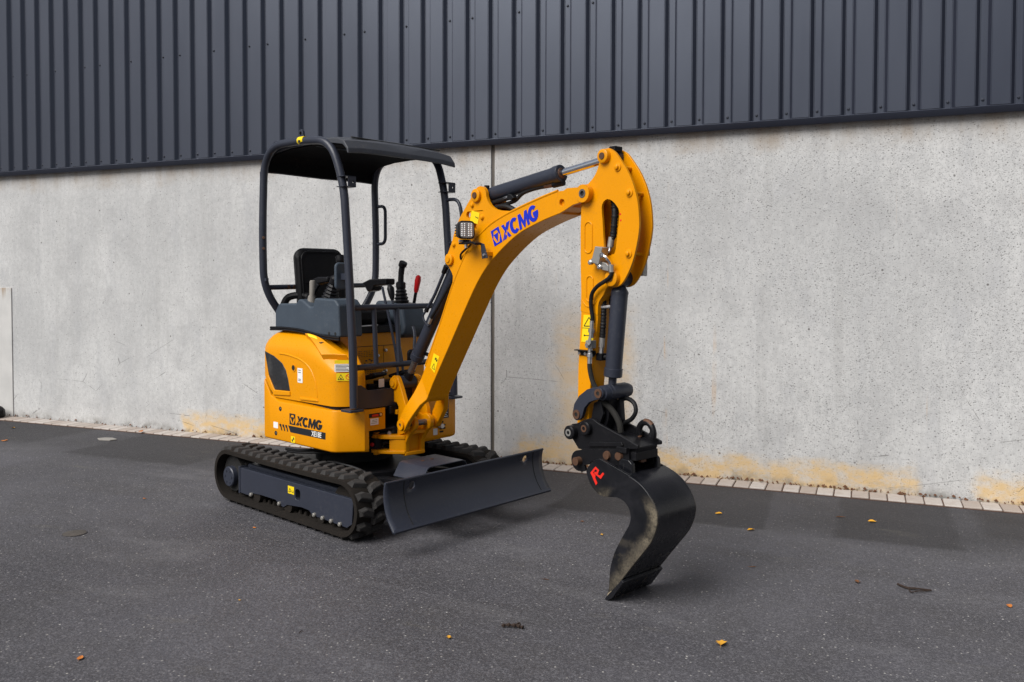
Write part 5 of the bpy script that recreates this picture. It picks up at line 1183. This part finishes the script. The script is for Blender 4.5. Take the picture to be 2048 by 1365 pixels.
# cutting edge
ce = [(1.962, .128), (1.972, .118), (1.900, .020), (1.872, .003), (1.853, .003), (1.862, .018)]
MB(BF).prism(ce, -BW - .004, BW + .004).build('cutting_edge', 'bucket', BU, bevel=.002)
MB(BF).prism([(1.872, .040), (1.90, .062), (1.915, .052), (1.89, .028), (1.862, .018)], -BW - .002, -BW + .02).build('caked_sand', 'sand', BU, bevel=.004)
# sandy rim wear along the heel of the side plate
# painted mark
mk = [[(1.753, .615), (1.787, .652), (1.787, .638), (1.771, .618)], [(1.787, .652), (1.812, .637), (1.799, .634), (1.787, .638)], [(1.812, .637), (1.802, .614), (1.792, .623), (1.799, .634)], [(1.802, .614), (1.818, .611), (1.823, .596), (1.776, .617), (1.783, .625), (1.792, .623)], [(1.818, .611), (1.836, .631), (1.845, .624), (1.823, .596)], [(1.753, .615), (1.771, .618), (1.789, .606), (1.786, .595), (1.764, .602)], [(1.764, .602), (1.786, .595), (1.801, .571), (1.791, .559)]]
mb = MB(BF)
for i, q_ in enumerate(mk): mb.prism(q_, -BW - .0015, -BW - .0030 - i * .0001)
mb.build('painted_mark', 'redpaint', BU, flat=True)

# ================================================================== small things on the ground
def wpos(px_, py_):
    return (px_, py_)
for nm, col in (('leaf_yellow', (.72, .36, .03)), ('leaf_orange', (.50, .17, .035)), ('leaf_brown', (.16, .07, .03)), ('leaf_dark', (.035, .022, .016))):
    k = N(nm); gp = k.n('ShaderNodeNewGeometry').outputs['Position']; M[nm] = k.done(k.mix(k.noise(gp, 120, 3), tuple(c_ * .7 for c_ in col), tuple(min(1, c_ * 1.15) for c_ in col)), .7, 0., .3)
def leaf_mesh(seed, kind):
    random.seed(seed); n = 7; L_, R_ = [], []; mb_ = MB()
    lob = kind == 'lobed'
    for i in range(n + 1):
        t = i / n; w_ = math.sin(math.pi * min(1, t * .96 + .02)) ** .7 * .32 * (1 + (.45 * math.sin(t * 14 + seed) if lob else .05 * random.uniform(-1, 1))); cz = .22 * (t - .5) ** 2 + .03 + .05 * math.sin(t * 5 + seed)
        L_.append((t - .5, w_, cz + abs(w_) * .35)); R_.append((t - .5, -w_, cz + abs(w_) * .2))
    C_ = [(i / n - .5, 0, .22 * (i / n - .5) ** 2 + .02) for i in range(n + 1)]; m_ = n + 1
    mb_.add(L_ + C_ + R_, [(i, i + 1, m_ + i + 1, m_ + i) for i in range(n)] + [(m_ + i, m_ + i + 1, 2 * m_ + i + 1, 2 * m_ + i) for i in range(n)])
    mb_.add([(.5, -.008, .07), (.5, .008, .07), (.72, .006, .04), (.72, -.006, .04)], [(0, 1, 2, 3)])
    return mb_
for px_, py_, s_, kd, mt, lb_, a_ in [
    (1.399, 5.737, 0.055, 'plain', 'leaf_yellow', 'small yellow leaf behind the bucket, close to the paver strip', 6.07),
    (1.513, 5.358, 0.060, 'plain', 'leaf_yellow', 'small yellow leaf to the right of the bucket on darker asphalt', 3.44),
    (2.359, 5.551, 0.060, 'plain', 'leaf_yellow', 'small yellow leaf on the dark asphalt patch by the paver strip', 6.11),
    (2.412, 4.097, 0.045, 'plain', 'leaf_orange', 'small orange leaf at the right edge of the picture', 4.49),
    (0.910, 3.660, 0.075, 'lobed', 'leaf_yellow', 'larger lobed yellow leaf in the foreground, below the bucket to the right', 4.38),
    (1.809, 4.426, 0.050, 'lobed', 'leaf_brown', 'curled dark brown leaf lying left of the forked twig', 1.36),
    (1.321, 4.659, 0.055, 'thin', 'leaf_brown', 'thin brown leaf stalk on the asphalt right of the bucket lip', 6.13),
    (2.195, 5.657, 0.080, 'thin', 'leaf_brown', 'thin brown stem lying across the edge of the dark asphalt patch', 0.04),
    (-0.275, 3.719, 0.040, 'lobed', 'leaf_yellow', 'tiny yellow leaf in the foreground, left of the black leaf scrap', 1.59),
    (0.174, 4.457, 0.060, 'thin', 'leaf_brown', 'thin reddish brown stem on the asphalt between track and bucket', 2.73),
    (-1.790, 3.502, 0.045, 'plain', 'leaf_orange', 'orange brown leaf in the lower left foreground', 4.89),
    (-0.943, 3.773, 0.045, 'thin', 'leaf_dark', 'small black scrap on the asphalt below the near track', 1.24),
    (-1.337, 4.156, 0.018, 'plain', 'leaf_yellow', 'tiny yellow fleck below the rear end of the near track', 5.42),
    (-2.769, 8.574, 0.110, 'lobed', 'leaf_yellow', 'yellow brown leaf on the pavers behind the near track', 6.18),
    (-3.807, 8.733, 0.070, 'plain', 'leaf_orange', 'orange leaf on the pavers left of the excavator', 1.03),
    (-3.146, 8.740, 0.060, 'lobed', 'leaf_brown', 'dark reddish leaf on the pavers behind the tracks', 3.75),
    (-5.086, 9.542, 0.080, 'plain', 'leaf_orange', 'orange leaf against the wall near the left edge', 0.06),
    (-5.299, 9.047, 0.070, 'plain', 'leaf_yellow', 'yellow leaf on asphalt in front of the black rubber block', 2.43),
    (-4.955, 8.307, 0.070, 'plain', 'leaf_orange', 'orange leaf at the far left edge of the picture', 0.28),
    (-1.634, 5.386, 0.030, 'plain', 'leaf_orange', 'small orange leaf on the asphalt just below the near track', 6.01),
    (-2.641, 6.106, 0.035, 'plain', 'leaf_orange', 'small orange leaf left of the near track', 2.74),
    (0.460, 5.541, 0.030, 'plain', 'leaf_brown', 'small brown leaf between the blade and the bucket', 5.96),
    (0.560, 5.254, 0.030, 'plain', 'leaf_yellow', 'small yellow leaf left of the bucket side plate', 4.94),
]:
    mbx = leaf_mesh(abs(hash(lb_)) % 97 if 0 else len(lb_), kd)
    for i_, v_ in enumerate(mbx.v):
        w_ = .16 if kd == 'thin' else 1.
        mbx.v[i_] = Vector((v_.x * s_ * .85, v_.y * s_ * .85 * w_, v_.z * s_ * (.5 if kd == 'thin' else 1) + .003))
    on_paver = 'pavers' in lb_
    o = mbx.build('fallen_leaf', mt); o.location = (px_, py_, .018 if on_paver else 0); o.rotation_euler = (0, 0, a_)
    tag(o, lb_, 'leaf', 'fallen leaves on the ground')
tw = MB(); tw.tube(spline([(1.996, 4.375, .012), (2.024, 4.325, .010), (2.07, 4.308, .012), (2.132, 4.295, .008)], 5), [.006] * 10 + [.0045] * 6, 7)
tw.tube(spline([(2.024, 4.325, .010), (2.021, 4.30, .010), (2.018, 4.270, .008), (2.06, 4.280, .010), (2.112, 4.287, .008)], 5), .003, 6)
tag(tw.build('twig', 'leaf_dark'), 'forked dark twig on the asphalt at the right', 'twig')
tb = MB(); tb.tube(spline([(-.045, 3.836, .010), (-.01, 3.834, .014), (.03, 3.828, .012), (.055, 3.818, .008)], 5), [.004 + .006 * ((i * 7) % 3) / 2 for i in range(16)], 6)
tb.tube([(.02, 3.830, .014), (.035, 3.843, .02), (.045, 3.840, .012)], [.006, .004, .002], 6)
tag(tb.build('dead_leaf_stalk', 'leaf_dark'), 'black shrivelled leaf stalk in the foreground centre', 'leaf')
M['flake'] = paint('pale_stone', (.27, .255, .235), .9, var=.2, spec=.1, dirt=.2, bump=.3)
fk = MB(); fk.prism([(-.14, -.02), (-.05, -.09), (.10, -.07), (.14, .02), (.02, .08), (-.08, .06)], 0, .022, 'z'); o = fk.build('stone_flake', 'flake', bevel=.006); o.scale = (.8, .7, .6); o.location = (-3.992, 8.397, 0); o.rotation_euler = (0, 0, -.35)
tag(o, 'flat pale stone flake on the asphalt left of the excavator', 'stone')
vc = empty('survey_mark', (-2.715, 5.266, 0)); tag(vc, 'small round sandy cover set in the asphalt at the left', 'cover')
M['mark'] = paint('sandy_disc', (.085, .077, .070), .95, spec=.1, var=.3, dirt=.4, bump=.4, sc_=25)
MB().tube([(0, 0, -.01), (0, 0, .004), (0, 0, .005)], [.068, .068, .064], 28).build('cover_disc', 'mark', vc)
MB().ring((0, 0, -.01), (0, 0, .003), .072, .0685, 28).build('cover_rim', 'asphalt', vc)
# black rubber block by the wall, left edge
rb = MB(); 
def rbr(z_, ins): return [(-.30 + ins * 1.5, -.14 + ins, z_), (.145 - ins, -.14 + ins, z_), (.175 - ins, -.06, z_), (.175 - ins, .05, z_), (.14 - ins, .10 - ins * .5, z_), (-.30 + ins * 1.5, .10 - ins * .5, z_)]
rb.loft([rbr(.018, .008), rbr(.03, 0), rbr(.10, .004), rbr(.13, .03), rbr(.145, .06)])
o = rb.build('rubber_block', 'gloss', bevel=.008); o.location = WO + Vector((math.cos(WA) * -5.98 + math.sin(WA) * .17, math.sin(WA) * -5.98 - math.cos(WA) * .17, 0)); o.rotation_euler = (0, 0, WA)
tag(o, 'black moulded rubber block on the pavers at the left edge', 'rubber block')
